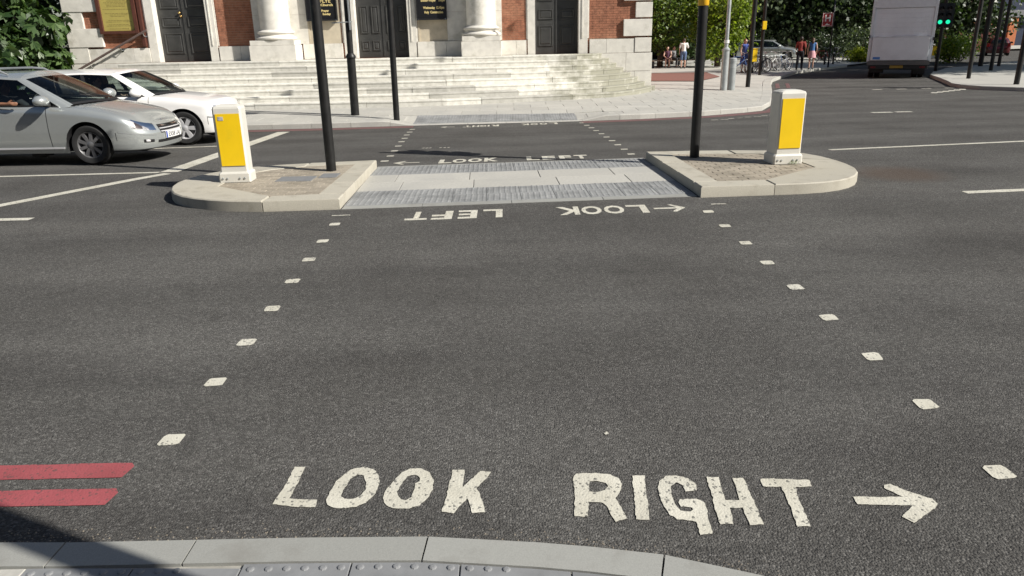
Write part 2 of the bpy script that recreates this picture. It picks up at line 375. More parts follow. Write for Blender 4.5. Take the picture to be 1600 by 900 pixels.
def clip(poly, p, n):
    """keep the part of a convex polygon where (x-p).n >= 0"""
    out = []
    for i in range(len(poly)):
        a, b_ = poly[i], poly[(i + 1) % len(poly)]
        da = (a[0] - p[0]) * n[0] + (a[1] - p[1]) * n[1]; db = (b_[0] - p[0]) * n[0] + (b_[1] - p[1]) * n[1]
        if da >= 0: out.append(a)
        if (da >= 0) != (db >= 0):
            t = da / (da - db); out.append((a[0] + t * (b_[0] - a[0]), a[1] + t * (b_[1] - a[1])))
    return out
def area(p): return abs(sum(p[i][0] * p[(i + 1) % len(p)][1] - p[(i + 1) % len(p)][0] * p[i][1] for i in range(len(p)))) / 2
def flat(name, polys, zf, mat, parent, lift=0.004, jitter=0.0, seg=0.05):
    """thin painted sheet: list of (outer, holes) polygons laid on the surface zf"""
    mb = MB()
    for outer, holes in polys:
        loops = []
        for lp in [outer] + holes:
            q = []
            for i in range(len(lp)):
                a, b_ = lp[i], lp[(i + 1) % len(lp)]; d = math.hypot(b_[0] - a[0], b_[1] - a[1]); k = max(1, int(d / seg))
                for j in range(k): q.append((a[0] + (b_[0] - a[0]) * j / k + random.uniform(-jitter, jitter), a[1] + (b_[1] - a[1]) * j / k + random.uniform(-jitter, jitter)))
            loops.append(q)
        vs = [Vector((x, y, 0)) for lp in loops for x, y in lp]
        tri = geometry.tessellate_polygon([[Vector((x, y, 0)) for x, y in lp] for lp in loops])
        fs = []
        for t in tri:
            a, b_, c = (vs[i] for i in t)
            fs.append(tuple(t) if (b_ - a).cross(c - a).z > 0 else tuple(t)[::-1])
        mb.add([(v.x, v.y, zf(v.x, v.y) + lift) for v in vs], fs)
    return mb.build(name, mat, parent)
def strip(p, q, wd):
    """rectangle polygon along p-q"""
    d = Vector((q[0] - p[0], q[1] - p[1])).normalized(); n = Vector((-d.y, d.x)) * wd / 2
    return [(p[0] - n.x, p[1] - n.y), (q[0] - n.x, q[1] - n.y), (q[0] + n.x, q[1] + n.y), (p[0] + n.x, p[1] + n.y)]

# ------------------------------------------------------------------ ground heights
def drop(y): return -0.012 * min(max(y - 30, 0), 15)
def zr(x, y):
    return float(np.interp(y - 0.10 * x, [2.35, 8.2, 10.9, 17.6], [0, 0.16, 0.16, 0.03])) + drop(y)
KERB = [(-60, 15.5), (-12, 17.45), (-6.1, 17.65), (-4.15, 17.69), (-3.2, 17.78), (-2.25, 17.85), (1.69, 18.05), (3.2, 18.25), (4.87, 18.69), (6.0, 19.25), (6.63, 19.68), (7.3, 21.0), (8.2, 23.5), (10.1, 29.2), (11.2, 32.2), (13.0, 36.0), (15.4, 40.6), (17.9, 44.5), (21.5, 48.5), (27.5, 55.5), (48, 78)]
def dkerb(x, y):
    b = 1e9
    for (ax, ay), (bx, by) in zip(KERB, KERB[1:]):
        t = ((x - ax) * (bx - ax) + (y - ay) * (by - ay)) / ((bx - ax) ** 2 + (by - ay) ** 2); t = min(1, max(0, t))
        b = min(b, math.hypot(x - ax - t * (bx - ax), y - ay - t * (by - ay)))
    return b
def sm(a, b, x): t = min(1, max(0, (x - a) / (b - a))); return t * t * (3 - 2 * t)
def zp(x, y):
    """far pavement: kerb upstand, gentle fall to the kerb, dropped at the crossing"""
    d = dkerb(x, y)
    dip = (1 - sm(1.95, 2.75, abs(x + 0.28))) * (1 - sm(0.3, 1.9, d)) * 0.105
    return 0.15 + 0.022 * min(d, 7.5) - dip + drop(y)

# ------------------------------------------------------------------ the road and its paint
mb = MB()
xs = [-160, -90, -60, -40, -25, -15, -8, -4, 0, 4, 8, 15, 25, 40, 60, 90, 140, 220, 320]
ts = [-25, -10, 0, 2.35, 8.2, 10.9, 17.6, 22, 26, 29, 31, 33, 35, 37, 39, 41, 43, 45, 48, 55, 70, 100, 160, 260, 420]
for t in ts:
    for x in xs: mb.v.append((x, t + 0.1 * x, zr(x, t + 0.1 * x)))
nx = len(xs)
for j in range(len(ts) - 1):
    for i in range(nx - 1): mb.f.append((j * nx + i, j * nx + i + 1, (j + 1) * nx + i + 1, (j + 1) * nx + i))
road = tag(mb.build('road', ASPH), kind='structure'); tag(road, 'dark grey asphalt road with painted pedestrian crossing')

LETTERS = [
    ('L', [[(-1.045,3.04),(-0.992,3.035),(-0.997,2.953),(-0.997,2.905),(-1.002,2.794),(-0.973,2.787),(-0.878,2.778),(-0.874,2.725),(-0.966,2.731),(-1.068,2.753),(-1.061,2.796),(-1.05,2.867)]]),
    ('O', [[(-0.835,2.777),(-0.836,2.834),(-0.822,2.914),(-0.794,2.975),(-0.761,3.016),(-0.713,3.025),(-0.664,3.006),(-0.635,2.956),(-0.62,2.887),(-0.628,2.815),(-0.656,2.753),(-0.697,2.723),(-0.741,2.716),(-0.795,2.72),(-0.824,2.739)],[(-0.781,2.804),(-0.772,2.865),(-0.761,2.932),(-0.734,2.962),(-0.709,2.958),(-0.687,2.916),(-0.677,2.849),(-0.689,2.804),(-0.715,2.779),(-0.758,2.781)]]),
    ('O2', [[(-0.588,2.782),(-0.587,2.827),(-0.562,2.899),(-0.532,2.974),(-0.495,3.005),(-0.445,3.003),(-0.4,2.969),(-0.375,2.913),(-0.375,2.833),(-0.392,2.77),(-0.422,2.727),(-0.465,2.704),(-0.511,2.703),(-0.551,2.719),(-0.579,2.75)],[(-0.531,2.825),(-0.52,2.884),(-0.499,2.94),(-0.468,2.955),(-0.442,2.936),(-0.438,2.904),(-0.456,2.889),(-0.458,2.836),(-0.464,2.784),(-0.484,2.764),(-0.509,2.773),(-0.526,2.799)]]),
    ('K', [[(-0.295,2.987),(-0.239,2.985),(-0.237,2.909),(-0.242,2.849),(-0.163,2.976),(-0.112,2.967),(-0.133,2.919),(-0.179,2.847),(-0.161,2.794),(-0.132,2.67),(-0.191,2.666),(-0.214,2.771),(-0.249,2.71),(-0.269,2.668),(-0.321,2.682),(-0.311,2.767),(-0.303,2.87)]]),
    ('R', [[(0.259,2.9),(0.278,2.941),(0.364,2.942),(0.435,2.929),(0.47,2.893),(0.477,2.853),(0.461,2.801),(0.431,2.751),(0.444,2.707),(0.461,2.612),(0.412,2.59),(0.402,2.614),(0.392,2.691),(0.369,2.722),(0.313,2.73),(0.299,2.628),(0.241,2.632),(0.249,2.701),(0.261,2.814)],[(0.333,2.877),(0.365,2.883),(0.402,2.862),(0.411,2.838),(0.392,2.81),(0.347,2.795),(0.323,2.805)]]),
    ('I', [[(0.532,2.916),(0.588,2.917),(0.574,2.778),(0.555,2.601),(0.499,2.603),(0.514,2.742)]]),
    ('G', [[(0.633,2.822),(0.646,2.868),(0.682,2.907),(0.731,2.912),(0.782,2.89),(0.805,2.849),(0.802,2.797),(0.747,2.788),(0.743,2.838),(0.72,2.859),(0.694,2.833),(0.682,2.775),(0.679,2.725),(0.685,2.682),(0.699,2.658),(0.734,2.648),(0.748,2.662),(0.748,2.676),(0.701,2.685),(0.699,2.712),(0.712,2.736),(0.785,2.737),(0.81,2.715),(0.812,2.666),(0.8,2.602),(0.794,2.502),(0.742,2.5),(0.747,2.581),(0.713,2.591),(0.671,2.6),(0.644,2.63),(0.63,2.69),(0.627,2.751)]]),
    ('H', [[(0.866,2.894),(0.922,2.895),(0.912,2.806),(0.906,2.724),(0.965,2.722),(0.974,2.792),(0.983,2.881),(1.032,2.882),(1.028,2.79),(1.027,2.714),(1.016,2.556),(0.959,2.556),(0.964,2.668),(0.912,2.669),(0.895,2.565),(0.841,2.563),(0.842,2.636),(0.856,2.744)]]),
    ('T', [[(1.102,2.867),(1.115,2.877),(1.32,2.858),(1.314,2.808),(1.266,2.803),(1.241,2.806),(1.223,2.716),(1.206,2.54),(1.149,2.539),(1.163,2.626),(1.171,2.706),(1.178,2.808),(1.101,2.814)]]),
    ('arrow', [[(1.462,2.73),(1.676,2.722),(1.624,2.788),(1.638,2.81),(1.665,2.818),(1.713,2.767),(1.79,2.705),(1.799,2.669),(1.77,2.642),(1.692,2.588),(1.632,2.547),(1.603,2.589),(1.685,2.661),(1.459,2.676)]]),
]
for nm, loops in LETTERS:
    o = flat('painted_arrow' if nm == 'arrow' else 'painted_letter', [(loops[0], loops[1:])], zr, PAINT, road, 0.004, 0.0028, 0.016)
    tag(o, 'white painted arrow pointing right after LOOK RIGHT' if nm == 'arrow' else 'white painted letter %s of LOOK RIGHT by the near kerb' % nm[0])
DOTS_L = [(-1.74, 3.30), (-1.75, 3.93), (-1.755, 4.49), (-1.765, 5.09), (-1.78, 5.69), (-1.79, 6.26), (-1.80, 6.83), (-1.82, 7.44)]
DOTS_R = [(2.20, 2.89), (2.20, 3.52), (2.19, 4.11), (2.18, 4.73), (2.175, 5.34), (2.16, 5.94), (2.15, 6.52), (2.13, 7.11), (2.11, 7.68)]
FAR_L = [(-1.97, 11.66), (-1.97, 12.28), (-2.0, 12.97), (-2.04, 13.70), (-2.08, 14.42), (-2.10, 15.05), (-2.14, 15.70), (-2.16, 16.32), (-2.18, 16.95)]
FAR_R = [(1.95, 11.83), (1.94, 12.47), (1.92, 13.12), (1.91, 13.78), (1.89, 14.42), (1.87, 15.05), (1.84, 15.72), (1.81, 16.35), (1.77, 16.97), (1.72, 17.62)]
for k, (x, y) in enumerate(DOTS_L + DOTS_R + FAR_L + FAR_R):
    far = y > 11; a = 0.054 if not far else 0.060; b_ = 0.052 if not far else 0.062
    ca = []
    for sx, sy in ((-1, -1), (1, -1), (1, 1), (-1, 1)):      # rounded square
        for q in (0, 1):
            f1, f2 = (0.72, 1) if (q == 0) == (sx * sy < 0) else (1, 0.72)
            ca.append((x + sx * a * f1 + random.uniform(-.004, .004), y + sy * b_ * f2 + 0.05 * sx * a + random.uniform(-.004, .004)))
    flat('crossing_stud', [(ca, [])], zr, PAINTW if k in (5, 2, 12, 15) else PAINT, road, 0.004, 0.002, 0.04)

def glyph(ch, cx, cy, wd, ht, rot180, mat=None, bold=0.028):
    cu = bpy.data.curves.new('glyph', 'FONT'); cu.body = ch; cu.size = 1; cu.offset = bold; cu.resolution_u = 3; cu.fill_mode = 'BOTH'
    o = bpy.data.objects.new('glyph', cu); COL.objects.link(o); bpy.context.view_layer.update()
    me = bpy.data.meshes.new_from_object(o.evaluated_get(bpy.context.evaluated_depsgraph_get())); COL.objects.unlink(o); bpy.data.objects.remove(o)
    co = np.array([v.co[:] for v in me.vertices]); lo, hi = co.min(0), co.max(0)
    for v in me.vertices:
        u = (v.co.x - lo[0]) / (hi[0] - lo[0]) - 0.5; q = (v.co.y - lo[1]) / (hi[1] - lo[1]) - 0.5
        if rot180: u, q = -u, -q
        x = cx + u * wd; y = cy + q * ht + 0.06 * u * wd; v.co = (x, y, zr(x, y) + 0.004)
    me.materials.clear(); me.materials.append(mat or PAINT); me.name = 'painted_letter'
    return link('painted_letter', me, road)
for ch, cx, cy, wd in (('T', -1.00, 7.72, .235), ('F', -.73, 7.73, .22), ('E', -.46, 7.75, .205), ('L', -.19, 7.77, .21), ('K', .62, 7.82, .25), ('O', .88, 7.83, .22), ('O', 1.125, 7.84, .22), ('L', 1.38, 7.85, .22)):
    tag(glyph(ch, cx, cy, wd, 0.35, True, bold=0.032), 'upside-down white letter %s of LOOK LEFT in front of the refuge' % ch)
for ch, cx, cy, wd in (('L', -.99, 11.46, .20), ('O', -.775, 11.49, .215), ('O', -.535, 11.52, .22), ('K', -.28, 11.55, .225), ('L', .37, 11.59, .20), ('E', .62, 11.61, .21), ('F', .88, 11.63, .19), ('T', 1.13, 11.65, .21)):
    tag(glyph(ch, cx, cy, wd, 0.42, False, bold=0.045), 'white letter %s of LOOK LEFT beyond the refuge' % ch)
for ch, cx, cy, wd in (('T', -.96, 17.37, .19), ('H', -.76, 17.38, .16), ('G', -.585, 17.40, .15), ('I', -.465, 17.42, .045), ('R', -.32, 17.44, .19), ('K', .38, 17.55, .19), ('O', .60, 17.57, .18), ('O', .82, 17.60, .18), ('L', 1.05, 17.64, .20)):
    tag(glyph(ch, cx, cy, wd, 0.38, True, bold=0.04), 'upside-down white letter %s of LOOK RIGHT at the far kerb' % ch)
def arrow(cx, cy, L, Hh, d, label):
    w2 = 0.028; p = [(-L / 2, -w2), (L * .25, -w2), (L * .02, -Hh / 2), (L * .14, -Hh / 2 - .01), (L / 2, -.012), (L / 2, .012), (L * .14, Hh / 2 + .01), (L * .02, Hh / 2), (L * .25, w2), (-L / 2, w2)]
    p = [(cx + d * x, cy + y + 0.06 * d * x) for x, y in p]
    if d < 0: p = p[::-1]
    tag(flat('painted_arrow', [(p, [])], zr, PAINT, road, 0.004, 0.002, 0.06), label)
arrow(1.73, 7.86, .34, .30, 1, 'white arrow beside the upside-down LOOK LEFT')
arrow(-1.59, 11.41, .40, .36, -1, 'white arrow pointing left beyond the refuge')
arrow(-1.41, 17.33, .32, .30, -1, 'white arrow at the far kerb crossing')
def road_line(p, q, wd, mat=PAINT, name='road_line', lab=None):
    o = flat(name, [(strip(p, q, wd), [])], zr, mat, road, 0.004, 0.004, 0.12); tag(o, lab); return o
road_line((-5.08, 10.98), (-5.12, 17.05), 0.27, name='stop_line', lab='broad white stop line across the waiting lanes')
road_line((-5.03, 10.84), (-7.9, 5.1), 0.17, lab='slanting white edge line left of the refuge')
road_line((-5.22, 10.97), (-16, 10.75), 0.11, lab='thin white line under the silver car side')
road_line((-5.27, 14.43), (-16, 12.9), 0.11, lab='thin white lane line between the two waiting cars')
road_line((-5.25, 7.92), (-9, 7.95), 0.12, lab='short white line at the left edge')
road_line((5.11, 11.79), (10.5, 12.62), 0.12, lab='long white line right of the refuge')
road_line((5.23, 8.34), (8.2, 8.62), 0.12, lab='white line at the right edge')
road_line((11.5, 12.8), (15.5, 13.5), 0.12, lab='white lane line farther right')
for y, xe in ((3.035, -1.84), (2.83, -1.815)):
    p = [(-9, y - .02 - .055), (xe + .005, y - .058), (xe + .02, y + .03), (xe - .0, y + .062), (-9, y - .02 + .055)]
    tag(flat('red_line', [(p, [])], zr, PRED, road, 0.004, 0.003, 0.08), 'pinkish red no-stopping line by the near kerb')
def along(path, off):
    out = []
    for i, p in enumerate(path):
        a = path[max(i - 1, 0)]; b_ = path[min(i + 1, len(path) - 1)]; d = Vector((b_[0] - a[0], b_[1] - a[1])).normalized()
        out.append((p[0] + d.y * off, p[1] - d.x * off))      # positive: to the right of travel
    return out
def clean(path, n):
    """resample a polyline to about n metres"""
    out = [path[0]]
    for a, b_ in zip(path, path[1:]):
        L = math.hypot(b_[0] - a[0], b_[1] - a[1]); k = max(1, round(L / n))
        out += [(a[0] + (b_[0] - a[0]) * i / k, a[1] + (b_[1] - a[1]) * i / k) for i in range(1, k + 1)]
    return out
for seg in (KERB[1:6], KERB[6:13]):
    p = clean(seg, 0.5); a = along(p, 0.10); b_ = along(p, 0.46)
    tag(flat('red_line', [(b_ + a[::-1], [])], zr, PREDW, road, 0.004, 0.01, 0.3), 'worn dull red line along the far kerb')
for k in range(9):
    x = 4.75 + k * 0.24; y = 17.55 + 0.22 * k * 0.62 + random.uniform(-.05, .05)
    flat('worn_paint', [(strip((x, y), (x + random.uniform(.12, .22), y + .03), random.uniform(.03, .09)), [])], zr, PAINTW, road, 0.004, 0.01, 0.04)
for x in (-1.55, -1.49, -1.43, -1.24, -1.17, -1.10):
    flat('worn_paint', [(strip((x, 13.25), (x + .035, 13.33), 0.03), [])], zr, PAINT, road, 0.004, 0.004, 0.03)
for (x, y, l, r_) in ((.45, 3.28, .025, .4), (-1.93, 7.80, .2, .05), (2.22, 8.0, .17, .05), (9.0, 18.6, .5, 0), (9.6, 18.62, .4, 0)):
    flat('worn_paint', [(strip((x, y), (x + l, y + l * r_), 0.028 if y < 9 else .2), [])], zr, PAINTW, road, 0.004, 0.006, 0.03)
for k in range(7):
    flat('worn_paint', [(strip((12.6 + k * .85, 26.2 + random.uniform(-.1, .1)), (12.95 + k * .85, 26.25), 0.14), [])], zr, PAINTW, road, 0.004, 0.01, 0.1)
for k in range(6):
    x = 13.6 + .32 * k; flat('worn_paint', [(strip((x, 24.2 + .22 * k), (x + .22, 24.5 + .25 * k), 0.18), [])], zr, PAINTW, road, 0.004, 0.01, 0.1)
for k in (0, 1):
    flat('red_line', [(strip((9.95 + .4 * k, 28.0), (10.9 + .4 * k, 30.8), .14), [])], zr, PREDW, road, 0.004, 0.01, 0.3)

# ------------------------------------------------------------------ kerb stones, tactile tiles
def kerb_stones(path, width, lens, z0f, z1f, mat, parent, gap=0.006, cham=0.01, name='kerb_stone'):
    """stones along a polyline; the outer face lies on the path, the stone to its left"""
    p = clean(path, 0.12); s = [0]
    for a, b_ in zip(p, p[1:]): s.append(s[-1] + math.hypot(b_[0] - a[0], b_[1] - a[1]))
    q = along(p, -width); pa = np.array(p); qa = np.array(q); s = np.array(s); at = 0.0; k = 0; out = []
    while at < s[-1] - 0.05:
        L = lens[k % len(lens)] if isinstance(lens, (list, tuple)) else lens; k += 1
        e = min(at + L, s[-1]); ss = [at + gap / 2] + [v for v in s if at + gap < v < e - gap] + [e - gap / 2]
        o_ = [(float(np.interp(v, s, pa[:, 0])), float(np.interp(v, s, pa[:, 1]))) for v in ss]
        i_ = [(float(np.interp(v, s, qa[:, 0])), float(np.interp(v, s, qa[:, 1]))) for v in ss]
        n = len(ss); mb = MB(); vs = []; fs = []
        for (ox, oy), (ix, iy) in zip(o_, i_):
            ux, uy = ix - ox, iy - oy; l = math.hypot(ux, uy); ux /= l; uy /= l
            c = cham
            vs += [(ox, oy, z0f(ox, oy)), (ox, oy, z1f(ox, oy) - c), (ox + ux * c, oy + uy * c, z1f(ox, oy)), (ix, iy, z1f(ix, iy)), (ix, iy, z0f(ox, oy))]
        for i in range(n - 1):
            for j in range(4): fs.append((5 * i + j, 5 * i + 5 + j, 5 * i + 6 + j, 5 * i + 1 + j))
        fs.append((4, 3, 2, 1, 0)); fs.append(tuple(5 * (n - 1) + j for j in range(5)))
        mb.add(vs, fs); out.append(mb.build(name, mat, parent)); at = e
    return out
def blister_tile(mb, poly, zf, thick=0.03, pitch=0.067, seg=8, hgt=0.006, rad=0.0165, off=(0, 0), ytop=None, skew=None):
    mb.prism(poly, lambda x, y: zf(x, y) - thick, zf, 0.002)
    x0 = min(p[0] for p in poly); x1 = max(p[0] for p in poly); y0 = min(p[1] for p in poly); y1 = max(p[1] for p in poly)
    n = len(poly); a = sum(poly[i][0] * poly[(i + 1) % n][1] - poly[(i + 1) % n][0] * poly[i][1] for i in range(n)); pl = poly if a > 0 else poly[::-1]
    yy = (y1 if ytop is None else ytop) - pitch / 2 - off[1]
    while yy > y0:
        x = x0 + pitch / 2 + off[0]
        while x < x1:
            y = yy + (skew(x) if skew else 0)
            if all((pl[(i + 1) % n][0] - pl[i][0]) * (y - pl[i][1]) - (pl[(i + 1) % n][1] - pl[i][1]) * (x - pl[i][0]) >= rad * .95 * math.hypot(pl[(i + 1) % n][0] - pl[i][0], pl[(i + 1) % n][1] - pl[i][1]) - 1e-9 for i in range(n)):
                z = zf(x, y); vs = []; fs = []
                for r_, h in ((rad, 0.0), (rad * .82, hgt * .75), (rad * .5, hgt)):
                    for k in range(seg): t = 2 * math.pi * k / seg; vs.append((x + r_ * math.cos(t), y + r_ * math.sin(t), z + h))
                for q in (0, 1):
                    for k in range(seg): k2 = (k + 1) % seg; fs.append((q * seg + k, q * seg + k2, (q + 1) * seg + k2, (q + 1) * seg + k))
                fs.append(tuple(range(2 * seg, 3 * seg))); mb.add(vs, fs)
            x += pitch
        yy -= pitch

# near pavement
NEAR = [(3.6, 0.2), (2.9, 1.0), (2.2, 1.58), (1.5, 1.98), (.89, 2.25), (.57, 2.37), (.30, 2.425), (.08, 2.46), (-.36, 2.51), (-.86, 2.52), (-1.3, 2.52), (-1.8, 2.52), (-2.11, 2.53), (-6, 2.46)]
def zn(x, y): return 0.022 + 0.02 * sm(2.2, 0, y)
mb = MB()
ins = along(NEAR, -0.10)
loop = ins + [(-6, -4), (3.4, -4)]
mb.prism(loop, -0.1, lambda x, y: zn(x, y) - 0.012)
near = tag(mb.build('near_pavement', JOINT), kind='structure'); tag(near, 'near pavement with pale kerb and blister paving')
tot = []
_s = [0.0]
for a, b_ in zip(NEAR, NEAR[1:]): _s.append(_s[-1] + math.hypot(b_[0] - a[0], b_[1] - a[1]))
_j = [0.0] + [float(np.interp(-x, [-p[0] for p in NEAR], _s)) for x in (2.9, 2.1, 1.35, .57, -.36, -1.30, -1.83, -2.75, -3.65, -4.55, -5.45)]
kerb_stones(NEAR, 0.155, [b_ - a for a, b_ in zip(_j, _j[1:])] + [.9], lambda x, y: -0.1, lambda x, y: zn(x, y) + 0.004, GRAN, near, 0.008, 0.012)
for row in range(5):
    for k in range(-4, 6):
        x0 = -1.06 + 0.42 * k; y1 = 2.362 - 0.405 * row
        if x0 < -1.9: continue
        poly = [(x0 + .003, y1 - .40), (x0 + .417, y1 - .40), (x0 + .417, y1 + (0.03 if row == 0 else 0)), (x0 + .003, y1 + (0.03 if row == 0 else 0))]
        kin = along(NEAR, -0.160)
        for a, b_ in zip(kin, kin[1:]):
            if min(math.hypot(a[0] - x0 - .2, a[1] - y1), math.hypot(b_[0] - x0 - .2, b_[1] - y1)) < 0.9:
                d = (b_[0] - a[0], b_[1] - a[1]); poly = clip(poly, a, (-d[1], d[0]))
                if len(poly) < 3: break
        if len(poly) < 3 or area(poly) < 0.01: continue
        mb = MB(); blister_tile(mb, poly, zn, 0.03, 0.0695, ytop=2.328 + .0345 - .405 * row, skew=lambda x: -.075 * max(0, x + .45)); mb.build('tactile_tile', TACT, near)
for k in range(6):
    for row in range(3):
        x1 = -1.90 - 0.6 * k; y1 = 2.36 - .6 * row
        mb = MB(); mb.prism([(x1 - .594, y1 - .594), (x1, y1 - .594), (x1, y1), (x1 - .594, y1)], -0.05, zn, 0.003); mb.build('paving_slab', SLAB, near)

# ------------------------------------------------------------------ the two refuges and the level walkway between them
def pavers(parent, inner, z, ang=0.0, sx=0.2, sy=0.1):
    n = len(inner); a = sum(inner[i][0] * inner[(i + 1) % n][1] - inner[(i + 1) % n][0] * inner[i][1] for i in range(n))
    if a < 0: inner = inner[::-1]
    x0 = min(p[0] for p in inner); x1 = max(p[0] for p in inner); y0 = min(p[1] for p in inner); y1 = max(p[1] for p in inner)
    y = y0; r_ = 0
    while y < y1:
        x = x0 - (sx / 2 if r_ % 2 else 0)
        while x < x1:
            poly = [(x + .0018, y + .0018), (x + sx - .0018, y + .0018), (x + sx - .0018, y + sy - .0018), (x + .0018, y + sy - .0018)]
            for i in range(n):
                p, q = inner[i], inner[(i + 1) % n]; poly = clip(poly, p, (-(q[1] - p[1]), q[0] - p[0]))
                if len(poly) < 3: break
            if len(poly) >= 3 and area(poly) > 0.0015:
                dz = random.uniform(-.002, .002)
                MB().prism(poly, z - 0.05, z + dz, 0.003).build('block_paver', BLOCK, parent)
            x += sx
        y += sy; r_ += 1
def island(label, stones, inner, base, name='traffic_island'):
    t = tag(bpy.data.objects.new(name, None), label, kind='structure'); COL.objects.link(t); t.location = base
    for poly in stones:
        n = len(poly); a = sum(poly[i][0] * poly[(i + 1) % n][1] - poly[(i + 1) % n][0] * poly[i][1] for i in range(n))
        if a < 0: poly = poly[::-1]
        o = MB().prism(poly, 0.10, 0.282 + random.uniform(-.002, .002), 0.012).build('kerb_stone', ISLK, t, 32)
    mb = MB(); mb.prism(inner, 0.12, 0.262); mb.build('paver_bed', simple('paver_joint', (.24, .20, .15), .95, var=.15, scale=20), t)
    pavers(t, inner, 0.274)
    return t
def arc_pts(c, r, a0, a1, n): return [(c[0] + r[0] * math.cos(R(a0 + (a1 - a0) * i / n)), c[1] + r[1] * math.sin(R(a0 + (a1 - a0) * i / n))) for i in range(n + 1)]
LI = [(-2.21, 8.41), (-2.21, 10.55), (-2.9, 10.45), (-3.32, 10.20), (-3.60, 9.85), (-3.60, 9.05), (-2.75, 8.335)]
noseL = [(-2.757, 8.05), (-3.1, 8.10), (-3.37, 8.19), (-3.60, 8.30), (-3.80, 8.44), (-3.97, 8.62), (-4.10, 8.84), (-4.19, 9.08), (-4.235, 9.35), (-4.22, 9.62), (-4.16, 9.86)]
left_isl = island('left half of the crossing refuge with rounded granite kerb', [
    [(-1.905, 8.09), (-1.912, 8.402), (-2.205, 8.402), (-2.745, 8.33), (-2.745, 8.05)],
    noseL + [(-3.605, 9.85), (-3.605, 9.05), (-2.757, 8.335)],
    [(-4.157, 9.87), (-4.05, 10.08), (-3.88, 10.30), (-3.66, 10.48), (-3.4, 10.61), (-2.9, 10.72), (-2.9, 10.455), (-3.32, 10.205), (-3.60, 9.86)],
    [(-2.893, 10.72), (-2.3, 10.82), (-1.953, 10.87), (-1.951, 10.56), (-2.205, 10.556), (-2.893, 10.456)],
    [(-1.913, 8.408), (-1.926, 9.12), (-2.204, 9.12), (-2.204, 8.408)], [(-1.926, 9.127), (-1.938, 9.84), (-2.204, 9.84), (-2.204, 9.127)],
    [(-1.938, 9.847), (-1.951, 10.553), (-2.204, 10.549), (-2.204, 9.847)]], LI, (-3, 9.5, 0.16))
RI = [(2.47, 8.67), (3.04, 8.69), (3.95, 9.5), (3.93, 10.25), (3.62, 10.72), (2.8, 10.86), (2.38, 10.86)]
right_isl = island('right half of the crossing refuge with broad rounded granite kerb', [
    [(2.19, 8.33), (3.05, 8.39), (3.04, 8.685), (2.475, 8.663), (2.18, 8.655)],
    [(3.057, 8.39), (3.38, 8.415), (3.66, 8.475), (3.88, 8.57), (4.05, 8.70), (4.20, 8.87), (4.33, 9.10), (4.42, 9.38), (4.45, 9.70), (4.44, 10.02), (3.936, 10.24), (3.957, 9.5), (3.048, 8.688)],
    [(4.438, 10.03), (4.39, 10.36), (4.28, 10.66), (4.10, 10.87), (3.85, 11.02), (3.45, 11.10), (3.3, 11.12), (3.3, 10.786), (3.625, 10.73), (3.94, 10.25)],
    [(3.293, 11.12), (2.74, 11.17), (2.06, 11.16), (2.07, 10.868), (2.8, 10.868), (3.293, 10.788)],
    [(2.18, 8.661), (2.145, 9.39), (2.435, 9.39), (2.466, 8.669)], [(2.145, 9.397), (2.108, 10.12), (2.408, 10.12), (2.435, 9.397)], [(2.108, 10.127), (2.071, 10.861), (2.373, 10.861), (2.408, 10.127)]], RI, (3.2, 9.7, 0.16))
for parent, x0, x1, y0, y1 in ((left_isl, -2.98, -2.52, 9.28, 9.62), (left_isl, -2.48, -2.25, 9.5, 9.8)):
    MB().box(x0, x1, y0, y1, 0.2, 0.281, 0.004).build('inspection_cover', TACT, parent)
walk = tag(bpy.data.objects.new('refuge_walkway', None), 'level walkway of pale slabs and blister paving between the refuges', kind='structure'); COL.objects.link(walk); walk.location = (0.1, 9.6, 0.16)
def wx(u, t): # across the walkway: u 0..1 left to right
    l = np.interp(t, [8.1, 11.3], [-1.885, -1.975]); r_ = np.interp(t, [8.1, 11.3], [2.172, 2.055]); return float(l + (r_ - l) * u)
def wy(t, x): return t + 0.075 * x
def ZWf(x, y): return zr(x, y) + 0.007
def wquad(u0, u1, t0, t1, g=0.003):
    pts = []
    for u, t, gu, gt in ((u0, t0, g, g), (u1, t0, -g, g), (u1, t1, -g, -g), (u0, t1, g, -g)):
        x = wx(u, t) + gu; pts.append((x, wy(t, x) + gt))
    return pts
MB().prism(wquad(0, 1, 8.22, 11.19, 0.0), 0.10, lambda x, y: ZWf(x, y) - 0.012).build('slab_bed', JOINT, walk)
e = [0, .22, .47, .73, 1]
for a, b_ in zip(e, e[1:]):
    MB().prism(wquad(a, b_, 8.22, 8.37), 0.10, lambda x, y: ZWf(x, y) - 0.002, 0.002).build('edging_stone', GRAN, walk)
for a, b_ in zip(e, e[1:]):
    MB().prism(wquad(a, b_, 11.10, 11.19), 0.10, lambda x, y: ZWf(x, y) - 0.002, 0.002).build('edging_stone', GRAN, walk)
for rows in ((8.37, 8.79, 9.215), (10.36, 10.73, 11.10)):
    for t0, t1 in zip(rows, rows[1:]):
        for k in range(10):
            mb = MB(); blister_tile(mb, wquad(k / 10, (k + 1) / 10, t0, t1, .002), ZWf, 0.03, 0.068, 6); o = mb.build('tactile_tile', TACTL, walk)
for t0, t1, cuts in ((9.215, 9.79, [0, .13, .36, .63, .86, 1]), (9.79, 10.36, [0, .10, .345, .58, .83, 1])):
    for a, b_ in zip(cuts, cuts[1:]):
        MB().prism(wquad(a, b_, t0, t1, .004), 0.10, ZWf, 0.003).build('paving_slab', SLAB, walk)

